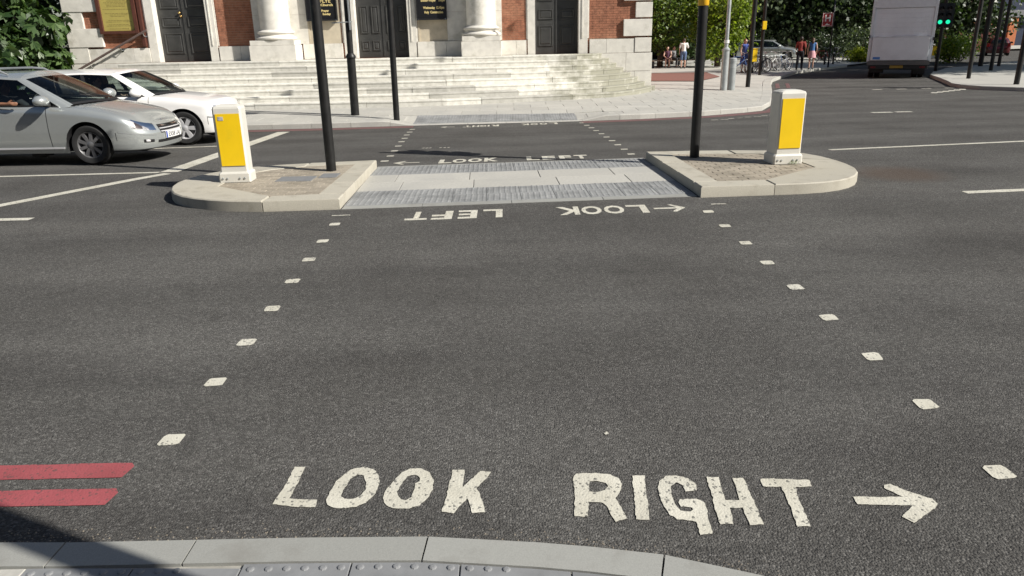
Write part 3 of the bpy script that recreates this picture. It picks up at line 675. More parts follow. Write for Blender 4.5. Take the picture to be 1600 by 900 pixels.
# ------------------------------------------------------------------ far pavement in front of the church and round the corner
def kerb_clip(poly, inset):
    cx = sum(p[0] for p in poly) / len(poly); cy = sum(p[1] for p in poly) / len(poly)
    for a, b_ in zip(KERB, KERB[1:]):
        L = math.hypot(b_[0] - a[0], b_[1] - a[1]); t = ((cx - a[0]) * (b_[0] - a[0]) + (cy - a[1]) * (b_[1] - a[1])) / L ** 2; t = min(1, max(0, t))
        if math.hypot(cx - a[0] - t * (b_[0] - a[0]), cy - a[1] - t * (b_[1] - a[1])) < 2.2:
            n = (-(b_[1] - a[1]) / L, (b_[0] - a[0]) / L)
            poly = clip(poly, (a[0] + n[0] * inset, a[1] + n[1] * inset), n)
            if len(poly) < 3: return []
    return poly
def inside_pav(x, y):
    ys = np.interp(x, [p[0] for p in KERB], [p[1] for p in KERB]); return y > ys
mb = MB()
def cells(x0, x1, y0, y1, st):
    x = x0
    while x < x1 - 1e-6:
        y = y0
        while y < y1 - 1e-6:
            q = [(x, y), (x + st, y), (x + st, y + st), (x, y + st)]
            near_k = dkerb(x + st / 2, y + st / 2) < st * 0.8
            if inside_pav(x + st / 2, y + st / 2) or near_k:
                if near_k: q = kerb_clip(q, 0.12)
                if len(q) >= 3: mb.add([(a, b_, zp(a, b_) - 0.012) for a, b_ in q], [tuple(range(len(q)))])
            y += st
        x += st
cells(-16, 12, 17, 30, 0.5); cells(-60, -16, 14, 30, 2.0); cells(-60, 60, 30, 90, 2.0); cells(12, 24, 28, 30, 2.0)
pav = tag(mb.build('pavement', SLAB), 'pale concrete paving in front of the church', kind='structure')
KP = [p for p in KERB if -13 < p[0] < 27]
kerb_stones(KP, 0.30, 0.92, lambda x, y: zr(x, y) - 0.08, lambda x, y: zp(x, y) + 0.002, SLAB, pav, 0.008, 0.015)
TX0, TX1, TY1 = -2.30, 1.68, 19.12
sw, sh = 0.90, 0.62; cnt = 0
j = 0; y = 17.75
while y < 28.3:
    x = -9.3 - (sw / 2 if j % 2 else 0)
    while x < 9.8:
        g = 0.004; q = [(x + g, y + g), (x + sw - g, y + g), (x + sw - g, y + sh - g), (x + g, y + sh - g)]; cx, cy = x + sw / 2, y + sh / 2
        ok = inside_pav(cx, cy) or dkerb(cx, cy) < 0.6
        front = float(np.interp(cx, [-12, -3, -1.7, .1, 2, 3.2, 4.1, 4.9, 4.95], [20.9, 20.85, 21.0, 21.5, 22.0, 22.5, 23.6, 25.3, 60]))
        if ok and cy < front + 0.5:
            if cy < TY1 + sh and TX0 - sw < cx < TX1 + sw:
                if cy - sh / 2 >= TY1 - 0.3: q = clip(q, (0, TY1 + .004), (0, 1))
                elif cx < TX0 + .2: q = clip(q, (TX0 - .004, 0), (-1, 0))
                elif cx > TX1 - .2: q = clip(q, (TX1 + .004, 0), (1, 0))
                else: q = []
            if len(q) >= 3: q = kerb_clip(q, 0.306)
            if len(q) >= 3 and area(q) > 0.02:
                MB().prism(q, lambda a, b_: zp(a, b_) - 0.04, zp, 0.003).build('paving_slab', SLAB, pav); cnt += 1
        x += sw
    y += sh; j += 1
for r_ in range(3):
    for k in range(10):
        x0 = TX0 + (TX1 - TX0) * k / 10; x1 = TX0 + (TX1 - TX0) * (k + 1) / 10
        y0 = 18.02 + .367 * r_; q = [(x0 + .003, y0 + .003 + .04 * x0 * (r_ == 0)), (x1 - .003, y0 + .003 + .04 * x1 * (r_ == 0)), (x1 - .003, y0 + .364), (x0 + .003, y0 + .364)]
        q = kerb_clip(q, 0.1)
        if len(q) < 3: continue
        mb = MB(); blister_tile(mb, q, lambda a, b_: zp(a, b_) + .004, 0.04, 0.067, 5); mb.build('tactile_tile', TACTL, pav)
# dull red paving where the side street meets the pavement
flat('red_paving', [([(4.9, 30.4), (7.6, 30.3), (9.6, 34.5), (10.2, 39.3), (7.3, 38.0), (3.0, 36)], [])], zp, simple('red_paving', (0.20, 0.095, 0.075), 0.9, var=0.15, scale=10), pav, 0.012, 0, 0.6)
flat('grey_paving', [([(3.0, 36.2), (7.3, 38.2), (10.4, 39.6), (13.2, 42.5), (20, 52), (2, 52)], [])], zp, simple('grey_paving', (0.22, 0.215, 0.20), 0.9, var=0.15, scale=6), pav, 0.010, 0, 0.8)
# right-hand corner pavement
RP = [(20.5, 36.8), (18.5, 33.4), (17.3, 30.6), (16.3, 28.2), (15.75, 27.0), (15.55, 26.1), (15.7, 25.2), (16.45, 24.1), (19, 21.8), (30, 17), (60, 10)]
def zc(x, y): return zr(x, y) + 0.125
mb = MB()
ins = along(RP, -0.12)
q = ins + [(80, 60), (40, 56), (33, 49.5), (23.5, 41)]
nq = len(q)
mb.prism(q, lambda x, y: zr(x, y) - .05, lambda x, y: zc(x, y) - 0.006)
corner = tag(mb.build('corner_pavement', SLAB), 'pale corner pavement at the right behind the crossing', kind='structure')
kerb_stones(RP[:9], 0.30, 0.92, lambda x, y: zr(x, y) - .06, zc, SLAB, corner, 0.008, 0.015)

# ------------------------------------------------------------------ the church
FY = 25.4; TZ = 1.44
church = thing('church', 'red brick and white stone church front with columns above broad steps', 'church', (-4.8, FY, 0.2))
def cp(mb, name, mat, parent=church, smooth=False): return mb.build(name, mat, parent, smooth)
# solid wall behind the facing, with three door openings
mb = MB()
openings = [(-11.45, -9.63), (-4.97, -3.14), (0.88, 2.40)]
edges = [-14.2] + [v for o in openings for v in o] + [4.66]
for a, b_ in zip(edges[0::2], edges[1::2]): mb.box(a, b_, FY + .012, FY + .9, 0.0, 9.0)
for a, b_ in openings: mb.box(a - .001, b_ + .001, FY + .013, FY + .899, 4.22, 8.999); mb.box(a, b_, FY + .02, FY + .9, 0.0, TZ - 0.004)
mb.box(-14.2, -13.3, FY + .9, FY + 22, 0, 9.0); mb.box(3.76, 4.66, FY + .9, FY + 22, 0, 9.0); mb.box(-13.3, 3.76, FY + 21, FY + 22, 0, 9.0)
cp(mb, 'wall', BRICKF)
cp(MB().box(-14.5, 4.95, FY - .35, FY + 22.3, 9.0, 9.7), 'cornice', STONE)
cp(MB().add([(-14.4, FY - .2, 9.7), (4.85, FY - .2, 9.7), (4.85, FY + 22, 9.7), (-14.4, FY + 22, 9.7), (-4.8, FY - .2, 13.2), (-4.8, FY + 22, 13.2)], [(0, 1, 4), (2, 3, 5), (1, 2, 5, 4), (3, 0, 4, 5)]), 'roof', simple('slate', (0.07, 0.07, 0.08), 0.7))
# brick facing in the bays near the ground, real bricks with recessed joints
for x0, x1, zt in ((-13.75, -11.72, 4.6), (-9.36, -7.9, 4.6), (-0.55, 0.66, 4.6), (2.68, 4.25, 4.6)):
    cp(MB().box(x0, x1, FY + .004, FY + .011, 1.88, zt), 'mortar_bed', MORT)
    mb = MB(); z = 1.905; r_ = 0
    while z < zt - .07:
        x = x0 - (0 if r_ % 2 else 0.1125); header = r_ % 2
        while x < x1:
            a, b_ = max(x + .004, x0), min(x + .221, x1)
            if b_ - a > .03: mb.box(a, b_, FY - .006 + random.uniform(-.003, .003), FY + .006, z + .004, z + .071)
            x += .225
        z += .075; r_ += 1
    tag(cp(mb, 'brickwork', BRICK), kind='stuff')
# plinth band, split into stones
def stones(name, cuts, y, z0, z1, mat=STONE, depth=.12, bev=.008):
    for a, b_ in zip(cuts, cuts[1:]): cp(MB().box(a + .003, b_ - .003, y, y + depth, z0 + .003, z1 - .003, bev), name, mat)
stones('plinth_stone', [-13.66, -12.2, -11.66], FY - .07, TZ, 1.90); stones('plinth_stone', [-9.4, -8.7, -8.2], FY - .07, TZ, 1.90)
stones('plinth_stone', [-6.65, -6.1, -5.36], FY - .07, TZ, 1.92); stones('plinth_stone', [-2.92, -1.98, -1.47], FY - .07, TZ, 1.92)
stones('plinth_stone', [-.18, .30, .64], FY - .07, TZ, 1.90); stones('plinth_stone', [2.70, 3.25, 4.17], FY - .07, TZ, 1.88)
stones('base_stone', [-14.28, -13.2, -12.12], FY - .10, 0.82, TZ - .004, STONE, .22); stones('base_stone', [-14.28, -13.0, -12.12], FY - .10, 0.1, 0.815, STONE, .22)
stones('base_stone', [2.9, 3.9, 4.76], FY - .10, 0.86, TZ - .004, STONE, .22); stones('base_stone', [2.9, 4.2, 4.76], FY - .10, 0.1, 0.855, STONE, .22)
# quoins
z = 1.41; k = 0
for h in (.50, .57, .51, .57, .51, .57, .51, .57, .51, .57, .51, .57):
    wd = .54 if k % 2 == 0 else .92
    cp(MB().box(4.72 - wd, 4.72, FY - .09 - .02 * (k % 2), FY + .5, z + .045, z + h - .006, .014), 'quoin', STONE)
    wl = .60 if k % 2 == 0 else 1.14
    cp(MB().box(-14.25, -14.25 + wl, FY - .09 - .02 * (k % 2), FY + .5, z + .045, z + h - .006 + .05, .014), 'quoin', STONE)
    z += h; k += 1
# stone middle bay with buff panels
for x0, x1 in ((-8.2, -6.45), (-5.38, -4.96), (-3.15, -2.88), (-1.92, -.15)):
    if x0 in (-5.38, -3.15): continue
    z = 1.92
    while z < 8.9:
        cp(MB().box(x0, x1, FY - .03, FY + .011, z + .002, min(z + .9, 8.95) - .002, .004), 'ashlar_stone', STONE); z += .9
for x0, x1 in ((-6.447, -5.385), (-2.877, -1.923)):
    cp(MB().box(x0, x1, FY + .0, FY + .011, 1.92, 8.9), 'panel', STONEB)
    cp(MB().box(x0, x0 + .05, FY - .028, FY - .001, 1.922, 8.9), 'panel_mould', STONEB)
# architraves
def architrave(x0, x1, wl, wr, proud):
    for a, b_ in ((x0 - wl, x0 - .002), (x1 + .002, x1 + wr)):
        cp(MB().box(a, b_, FY - proud, FY + .30, TZ, 4.2, .006), 'door_jamb', STONE)
    cp(MB().box(x0 - wl - .05, x1 + wr + .05, FY - proud - .02, FY + .30, 4.202, 4.6, .006), 'lintel', STONE)
    cp(MB().box(x0 - wl - .045, x0 - wl - .003, FY - proud + .03, FY + .01, 1.92, 4.2), 'jamb_mould', STONE)
    cp(MB().box(x1 + wr + .003, x1 + wr + .045, FY - proud + .03, FY + .01, 1.92, 4.2), 'jamb_mould', STONE)
    cp(MB().box(x1 + .10, x1 + .135, FY - proud - .022, FY - proud - .001, 1.93, 4.2), 'jamb_mould', STONE)
architrave(-11.38, -9.70, .27, .26, .05); architrave(-4.90, -3.21, .40, .27, .05); architrave(0.93, 2.34, .25, .30, .05)
# doors
def door(x0, x1, cols, rows, knob, label):
    d = bpy.data.objects.new('door', None); COL.objects.link(d); d.parent = church; d.location = Vector(((x0 + x1) / 2, FY + .28, TZ)) - Vector(church.location); tag(d, label)
    y = FY + .28; xm = (x0 + x1) / 2
    for a, b_ in ((x0 + .004, xm - .004), (xm + .004, x1 - .004)):
        cp(MB().box(a, b_, y, y + .07, TZ + .01, 4.2, .006), 'door_leaf', DOORP, d)
        wd = (b_ - a - .12) / cols
        for c in range(cols):
            pa, pb = a + .06 + wd * c + .05, a + .06 + wd * (c + 1) - .05
            for z0, z1 in rows:
                mb = MB(); o = [(pa, TZ + z0), (pb, TZ + z0), (pb, TZ + z1), (pa, TZ + z1)]
                rings = [(0, -.002), (.012, -.026), (.034, -.026), (.05, -.006), (.062, -.006), (.088, -.022)]
                vs = []; fs = []
                for ins, dy in rings: vs += [(pa + ins, y + dy, TZ + z0 + ins), (pb - ins, y + dy, TZ + z0 + ins), (pb - ins, y + dy, TZ + z1 - ins), (pa + ins, y + dy, TZ + z1 - ins)]
                for q in range(len(rings) - 1):
                    for i in range(4): j = (i + 1) % 4; fs.append((4 * q + i, 4 * q + j, 4 * q + 4 + j, 4 * q + 4 + i))
                n = 4 * (len(rings) - 1); fs.append((n, n + 1, n + 2, n + 3)); mb.add(vs, fs); cp(mb, 'door_panel', DOORP, d)
    for kx, kz in knob:
        mb = MB(); mb.lathe([(0, -.09), (.03, -.085), (.04, -.06), (.03, -.035), (.016, -.03), (.016, 0), (.045, 0), (.045, .004)], (kx, y, kz), 'Y', 12); cp(mb, 'door_knob', BRASS, d, True)
    cp(MB().box(xm - .025, xm + .025, y - .02, y - .001, TZ + .02, 4.2), 'meeting_strip', DOORP, d)
L3 = [(.25, .90), (1.08, 1.40), (1.65, 2.58)]
door(-11.38, -9.70, 1, L3, [(-10.64, TZ + 1.52), (-10.60, TZ + 1.42)], 'black panelled double door at the left with brass knob')
door(-4.90, -3.21, 2, [(.22, .54), (.76, 1.62), (1.86, 2.6)], [], 'wide black panelled middle double door')
door(0.93, 2.34, 1, L3, [], 'black panelled double door at the right')
# engaged columns on pedestals
for cx, hw in ((-7.42, .73), (-.81, .635)):
    cp(MB().box(cx - hw, cx + hw, 24.52, FY - .032, TZ, 1.895, .012), 'pedestal', STONE)
    cp(MB().box(cx - hw + .03, cx + hw - .03, 24.55, FY - .033, 1.90, 2.05, .010), 'pedestal_cap', STONE)
    r = .52; prof = [(0, 2.052), (r + .10, 2.052)]
    prof += [(r + .06 + .055 * math.cos(a), 2.105 + .052 * math.sin(a)) for a in np.linspace(-1.5, 1.5, 8)]
    prof += [(r + .03, 2.17), (r + .0, 2.20), (r + .01, 2.23), (r + .03, 2.245)] + [(r + .02 + .04 * math.cos(a), 2.285 + .038 * math.sin(a)) for a in np.linspace(-1.5, 1.5, 8)] + [(r - .0, 2.335), (r - .04, 2.37)]
    cp(MB().lathe(prof, (cx, 25.13, 0), 'Z', 40), 'column_base', STONE, church, 35)
    cp(MB().lathe([(r - .045, 2.36), (r - .05, 2.5), (r - .055, 4.4), (r - .10, 7.6), (r + .05, 7.9), (r + .12, 8.0), (r + .12, 8.2), (0, 8.2)], (cx, 25.13, 0), 'Z', 48), 'column_shaft', STONE, church, 35)
cp(MB().box(-8.3, -.1, 24.4, FY - .04, 8.2, 8.99, .02), 'entablature', STONE)
# steps: eight risers, the right-hand end bending back to the wall
BOT = [(-12.05, 20.9), (-6, 20.86), (-3.2, 20.85), (-1.7, 21.02), (.1, 21.5), (1.95, 22.0), (3.15, 22.52), (4.1, 23.6), (4.62, 24.6), (4.80, 25.33)]
TOPP = [(-12.05, 23.85), (-6, 23.85), (-3.2, 23.85), (-1.9, 23.88), (-.5, 23.98), (.8, 24.1), (1.75, 24.3), (2.5, 24.65), (2.95, 25.0), (3.12, 25.33)]
NS = 8
def step_path(k):
    f = k / (NS - 1); return clean([(a[0] + (b_[0] - a[0]) * f, a[1] + (b_[1] - a[1]) * f) for a, b_ in zip(BOT, TOPP)], 0.2)
rise = (TZ - 0.235) / NS
paths = [step_path(k) for k in range(NS)]
steps = bpy.data.objects.new('steps', None); COL.objects.link(steps); steps.parent = church; steps.location = (0, -3, 0); tag(steps, 'broad worn pale stone steps curving back at the right end')
rs = random.Random(5)
for k in range(NS):
    p = paths[k]; s = [0]
    for a, b_ in zip(p, p[1:]): s.append(s[-1] + math.hypot(b_[0] - a[0], b_[1] - a[1]))
    s = np.array(s); pa = np.array(p); z1 = 0.235 + rise * (k + 1); z0 = (0.235 + rise * k - 0.03) if k else 0.1
    at = 0.0; depth = 0.62 if k < NS - 1 else 1.75
    while at < s[-1] - .05:
        L = rs.uniform(1.1, 3.2); e = at + L
        if s[-1] - e < .5: e = s[-1]
        g = .003 + .004 * rs.random(); ss = [at + g] + [v for v in s if at + .05 < v < e - .05] + [e - g]
        dz = rs.uniform(-.006, .004); dy = rs.uniform(-.008, .008); vs = []; fs = []; n = len(ss)
        for v in ss:
            x, y = float(np.interp(v, s, pa[:, 0])), float(np.interp(v, s, pa[:, 1]))
            x2, y2 = float(np.interp(v + .05, s, pa[:, 0])), float(np.interp(v + .05, s, pa[:, 1])); x3, y3 = float(np.interp(v - .05, s, pa[:, 0])), float(np.interp(v - .05, s, pa[:, 1]))
            d = Vector((x2 - x3, y2 - y3)).normalized(); nx_, ny_ = -d.y, d.x
            yb = min(y + ny_ * depth, FY - .11); xb = x + nx_ * depth * (0.55 if x > 1.5 else 1)
            if y + ny_ * depth > FY - .11 and ny_ > .05: xb = x + nx_ * (yb - y) / ny_ * .8
            y += dy
            vs += [(x + nx_ * .012, y + ny_ * .012, z0), (x + nx_ * .011, y + ny_ * .011, z1 + dz - .052), (x, y, z1 + dz - .045), (x, y, z1 + dz - .012), (x + nx_ * .012, y + ny_ * .012, z1 + dz), (xb, max(yb, y + .05), z1 + dz), (xb, max(yb, y + .05), z0)]
        for i in range(n - 1):
            for j in range(6): fs.append((7 * i + j, 7 * i + 7 + j, 7 * i + 8 + j, 7 * i + 1 + j))
        fs.append((6, 5, 4, 3, 2, 1, 0)); fs.append(tuple(7 * (n - 1) + j for j in range(7)))
        MB().add(vs, fs).build('step_stone', STEP, steps); at = e
MB().box(-12.0, 2.2, 24.2, FY - .12, .1, TZ - .02).build('step_core', STEP, steps)
# handrail on the wall at the left
mb = MB(); mb.tube([(-15.2, 25.17, .68), (-14.33, 25.17, 1.11), (-11.66, 25.17, 2.41), (-11.58, 25.17, 2.44)], .036, 10)
hr = mb.build('handrail', RAILM, church, 40)
for x, z in ((-12.55, 1.97), (-11.72, 2.38), (-13.6, 1.46)):
    mb = MB(); mb.tube([(x, 25.17, z - .03), (x + .02, 25.20, z - .12), (x + .02, FY - .08, z - .13)], .014, 8); mb.lathe([(0, -.012), (.045, -.012), (.045, 0)], (x + .02, FY - .072, z - .13), 'Y', 12); mb.build('bracket', CHROME, church, 40)
# notice boards hanging on the front
def wall_text(body, x, y, z, hgt, mat, parent, align='LEFT', wmax=None):
    cu = bpy.data.curves.new('txt', 'FONT'); cu.body = body; cu.size = hgt / 0.72; cu.align_x = align; cu.resolution_u = 2; cu.offset = .004; cu.extrude = .002
    o = bpy.data.objects.new('txt', cu); COL.objects.link(o); bpy.context.view_layer.update()
    me = bpy.data.meshes.new_from_object(o.evaluated_get(bpy.context.evaluated_depsgraph_get())); COL.objects.unlink(o); bpy.data.objects.remove(o)
    xs_ = [v.co.x for v in me.vertices]; k = 1 if not wmax else wmax / (max(xs_) - min(xs_))
    for v in me.vertices: v.co = (x + v.co.x * k, y - v.co.z, z + v.co.y)
    me.materials.clear(); me.materials.append(mat); return link('lettering', me, parent)
nb = thing('notice_board', 'tall gilt board in a dark brown frame on the brick left of the doors', 'notice board', (-12.5, FY - .05, 2.36))
MB().box(-13.0, -11.99, FY - .10, FY - .02, 2.44, 4.3).build('board', NOTE, nb)
for a in ((-13.12, -13.0, 2.35, 4.42), (-11.99, -11.87, 2.35, 4.42), (-12.998, -11.992, 2.35, 2.44), (-12.998, -11.992, 4.3, 4.42)):
    MB().box(a[0], a[1], FY - .17, FY - .015, a[2], a[3], .012).build('frame', OAK, nb)
mb = MB(); z = 2.50; rs = random.Random(3)
while z < 4.25:
    if rs.random() < .85:
        wd = rs.uniform(.35, .88); x = -12.5 - wd / 2
        while x < -12.5 + wd / 2: l = rs.uniform(.03, .11); mb.box(x, x + l, FY - .1025, FY - .0995, z, z + .014); x += l + .02
    z += .042
mb.build('faded_lettering', NOTET, nb)
MB().box(-11.83, -11.72, FY - .14, FY - .01, 1.95, 4.5, .012).build('side_post', OAK, nb)
def board(x0, x1, zb, label, lines):
    t = thing('notice_board', label, 'notice board', ((x0 + x1) / 2, FY - .06, zb))
    MB().box(x0, x1, FY - .13, FY - .031, zb, 4.4, .008).build('board', simple('black_board', (0.010, 0.010, 0.012), .4, var=.2), t)
    for a in ((x0 - .03, x1 + .03, zb - .045, zb - .002),): MB().box(a[0], a[1], FY - .16, FY - .03, a[2], a[3], .006).build('frame', BLK, t)
    for a in ((x0 - .03, x0 - .002), (x1 + .002, x1 + .03)): MB().box(a[0], a[1], FY - .16, FY - .031, zb, 4.4, .004).build('frame', BLK, t)
    for x in (x0 + .01, x1 - .01): mb = MB(); mb.lathe([(0, -.01), (.02, -.008), (.022, 0)], (x, FY - .161, zb - .02), 'Y', 8); mb.build('fixing', CHROME, t)
    for body, x, z, h, wm in lines: wall_text(body, x, FY - .1325, zb + z, h, GOLD, t, 'LEFT', wm)
board(-6.40, -5.47, 2.66, 'black church board with gilt lettering, half hidden by the left refuge pole', [('FLYE', -5.96, .50, .11, .34), ('Church', -5.95, .40, .07, .40), ('Prayer', -5.93, .23, .065, .24), ('Sunday', -5.90, .13, .065, .26)])
board(-2.86, -1.95, 2.62, 'black church board with gilt service times right of the middle door', [('Morning Prayer', -2.73, .64, .075, .55), ('Evening Prayer', -2.73, .51, .075, .48), ('5.00pm', -2.16, .51, .065, .2), ('Wednesday', -2.66, .29, .075, .38), ('12.45pm', -2.24, .29, .075, .24), ('Holy', -2.63, .155, .075, .15), ('Communion', -2.44, .155, .075, .41)])

# ------------------------------------------------------------------ trees
def leaves_mesh(pts, dirs, size, palm=False, seed=1, droop=.3):
    """pts (n,3); every leaf a folded pointed blade; palm: five blades from one stalk"""
    rg = np.random.default_rng(seed); n = len(pts)
    if palm:
        pts = np.repeat(pts, 5, 0); base = np.repeat(rg.normal(size=(n, 3)) * [1, 1, .35], 5, 0); base /= np.linalg.norm(base, axis=1)[:, None]
        up = np.repeat(np.array(dirs) + rg.normal(size=(n, 3)) * .35, 5, 0); up /= np.linalg.norm(up, axis=1)[:, None]
        side = np.cross(up, base); side /= np.linalg.norm(side, axis=1)[:, None]; fwd = np.cross(side, up)
        a = np.tile(np.radians([-70, -35, 0, 35, 70]), n)[:, None]
        d = fwd * np.cos(a) + side * np.sin(a) - np.array([0, 0, droop]); s = np.repeat(rg.uniform(.7, 1.2, n), 5)[:, None] * size
        nrm = up
    else:
        d = rg.normal(size=(n, 3)); nrm = np.array(dirs) + rg.normal(size=(n, 3)) * .6; s = rg.uniform(.6, 1.3, (n, 1)) * size
    d /= np.linalg.norm(d, axis=1)[:, None]
    sd = np.cross(d, nrm); sd /= (np.linalg.norm(sd, axis=1)[:, None] + 1e-9); nn = np.cross(sd, d)
    wd = .22 if palm else .36
    v0 = pts; v1 = pts + d * s * .58 + sd * s * wd + nn * s * .06; v2 = pts + d * s + nn * s * -.10; v3 = pts + d * s * .58 - sd * s * wd + nn * s * .06
    m = len(pts); V = np.stack([v0, v1, v2, v3], 1).reshape(-1, 3)
    me = bpy.data.meshes.new('crown'); me.vertices.add(4 * m); me.vertices.foreach_set('co', V.ravel())
    me.loops.add(4 * m); me.loops.foreach_set('vertex_index', np.arange(4 * m)); me.polygons.add(m)
    me.polygons.foreach_set('loop_start', np.arange(0, 4 * m, 4)); me.polygons.foreach_set('loop_total', np.full(m, 4)); me.update(); me.validate()
    return me
def tree(name, label, base, trunk, c, rad, n, size, mat, seed, cat='tree', group=None, palm=False, clumps=46, hollow=.55, lean=0.0):
    rg = np.random.default_rng(seed); t = thing(name, label, cat, base, 0, group); b0 = np.array(base)
    c = np.array(c, float); rad = np.array(rad, float)
    # clump centres through the crown, most of them towards the outside
    cen = []
    while len(cen) < clumps:
        q = rg.normal(size=3); q /= np.linalg.norm(q); r_ = (hollow + (1 - hollow) * rg.random()) * rg.uniform(.75, 1.05)
        p = c + q * rad * r_
        if p[2] > 0.25: cen.append(p)
    cen = np.array(cen)
    mb = MB(); top = c + [0, 0, rad[2] * .45]
    if trunk > 0:
        pts = [np.zeros(3), np.array([lean, 0, .35 * c[2]]), c * [1, 1, 1] + [0, 0, -rad[2] * .2], top]
        mb.tube([tuple(p) for p in pts], [trunk * 1.25, trunk, trunk * .7, trunk * .15], 9)
        for p in cen[:: max(1, clumps // 16)]:
            st = np.array([lean * .8, 0, 0]) + np.array([0, 0, rg.uniform(.3, .95) * c[2]]); mid = (st + p) / 2 + [0, 0, .2]
            mb.tube([tuple(st), tuple(mid), tuple(p)], [trunk * .42, trunk * .25, trunk * .07], 6)
    else:
        for p in cen[::3]:
            mb.tube([(rg.normal() * .1, rg.normal() * .1, 0), tuple(p * .55), tuple(p)], [.03, .02, .008], 5)
    mb.build('trunk' if trunk > 0 else 'stems', BARK, t, True, world=False)
    per = n // clumps; P = []; D = []
    cr = float(np.mean(rad)) * 1.9 / clumps ** (1 / 3)
    for p in cen:
        q = rg.normal(size=(per, 3)); q /= np.linalg.norm(q, axis=1)[:, None]; r_ = rg.random((per, 1)) ** .45
        pp = p + q * r_ * cr * np.array([1.1, 1.1, .72]) * rg.uniform(.65, 1.2); P.append(pp); D.append(q * .7 + np.array([0, 0, .75]))
    P = np.concatenate(P); D = np.concatenate(D); k = P[:, 2] > .06
    me = leaves_mesh(P[k], D[k], size, palm, seed); me.materials.append(mat); o = link('crown', me, t, False)
    return t
tree('broad_leaved_tree', 'leafy dark green tree with palmate leaves at the left church corner', (-16.35, 24.0, .3), .12, (0, 0, 2.35), (2.6, 1.5, 3.0), 5600, .30, LEAFB, 21, palm=True, clumps=70, hollow=.5)
tree('broad_leaved_bush', 'low palmate bush in front of the left church quoins behind the cars', (-15.35, 24.2, .3), 0, (0, 0, 1.0), (1.6, .8, 1.15), 1300, .27, LEAFB, 22, cat='bush', palm=True, clumps=30, hollow=.35)

# ------------------------------------------------------------------ bollards on the refuges
def bollard(label, loc, rz, sticker, wd=.325, dp=.235):
    t = thing('traffic_bollard', label, 'bollard', loc, rz, 'lit traffic bollards on the refuges')
    hw, hd = wd / 2, dp / 2
    def ring(x, y, z, c): return [(-x + c, -y, z), (x - c, -y, z), (x, -y + c, z), (x, y - c, z), (x - c, y, z), (-x + c, y, z), (-x, y - c, z), (-x, -y + c, z)]
    def loft(rs_):
        vs = [p for r_ in rs_ for p in r_]; fs = []
        for i in range(len(rs_) - 1):
            for k in range(8): k2 = (k + 1) % 8; fs.append((8 * i + k, 8 * i + k2, 8 * i + 8 + k2, 8 * i + 8 + k))
        fs.append(tuple(range(8 * len(rs_) - 8, 8 * len(rs_)))); return vs, fs
    MB().add(*loft([ring(hw, hd, 0, .02), ring(hw, hd, .105, .02), ring(hw - .012, hd - .012, .125, .02), ring(hw - .03, hd - .03, .132, .02)])).build('base', BOLW, t, world=False)
    MB().add(*loft([ring(hw - .022, hd - .022, .128, .022), ring(hw - .022, hd - .018, .905, .022), ring(hw - .030, hd - .026, .928, .022), ring(hw - .085, hd - .07, .948, .02), ring(hw - .13, hd - .1, .951, .01)])).build('body', BOLW, t, world=False)
    for s in (-1, 1):
        y0 = s * (hd - .018 + .0025); m = MB(); m.box(-hw + .058, hw - .046, min(y0, y0 + s * .004), max(y0, y0 + s * .004), .205, .845, .001); m.build('yellow_panel', YELL, t, world=False)
    if sticker:
        MB().box(-.11, -.045, -hd + .018 - .0105, -hd + .018 - .0065, .765, .812, .001).build('sticker', simple('sticker_silver', (.55, .53, .52), .35, .3, var=.3, scale=60), t, world=False)
    for x in (-.145, -.09, .065, .125):
        m = MB(); m.lathe([(0, -.010), (.011, -.009), (.014, 0)], (x, -hd - .001, .05), 'Y', 10); m.build('bolt', GALV, t, world=False)
    return t
bollard('white bollard with yellow panel and a small sticker on the left refuge', (-3.48, 9.41, .280), R(4), True, .395, .275)
bollard('white bollard with plain yellow panel on the right refuge', (3.69, 9.95, .280), R(5), False, .40, .33)
mb = MB()
for k in range(40):
    x = 3.78 + random.uniform(-.06, .06); y = 9.77 + random.uniform(-.03, .02); l = random.uniform(.02, .06); a = random.uniform(0, 6.28)
    mb.add([(x, y, .279), (x + .012 * math.cos(a), y + .012 * math.sin(a), .279 + l * .6), (x + .02 * math.cos(a), y + .03 * math.sin(a), .279 + l)], [(0, 1, 2)])
tag(mb.build('weeds', LEAFG), 'small green weed at the foot of the right bollard', 'weed', kind='stuff')

# ------------------------------------------------------------------ signal poles and lamp posts
def signal_head(t, x, y, z, ang, lit=None, board=True):
    """three-aspect head facing ang (0 = towards -Y)"""
    M = Matrix.Translation((x, y, z)) @ Matrix.Rotation(ang, 4, 'Z')
    h = MB().box(-.15, .15, -.12, .10, 0, .98, .02).xf(M).build('signal_head', BLK, t, world=False)
    if board: MB().box(-.24, .24, .0, .012, -.09, 1.07, .005).xf(M).build('backing_board', BLK, t, world=False)
    for k in range(3):
        zz = .16 + .32 * k; m = MB(); seg = 14
        vs = []; fs = []
        for i in range(seg + 1):
            a = R(-25 + 230 * i / seg)
            for r_, yy in ((.112, -.12), (.112, -.31 if 40 < math.degrees(a) < 140 else -.25)): vs.append((r_ * math.cos(a), yy, zz + r_ * math.sin(a)))
        for i in range(seg): fs.append((2 * i, 2 * i + 1, 2 * i + 3, 2 * i + 2))
        m.add(vs, fs).xf(M).build('visor', BLK, t, world=False)
        mat = lit if (k == 0 and lit is not None) else simple('unlit_lens', (.03, .02, .02), .2)
        MB().lathe([(0, -.135), (.06, -.132), (.1, -.121)], (0, 0, zz), 'Y', 16).xf(M).build('lens', mat, t, world=False)
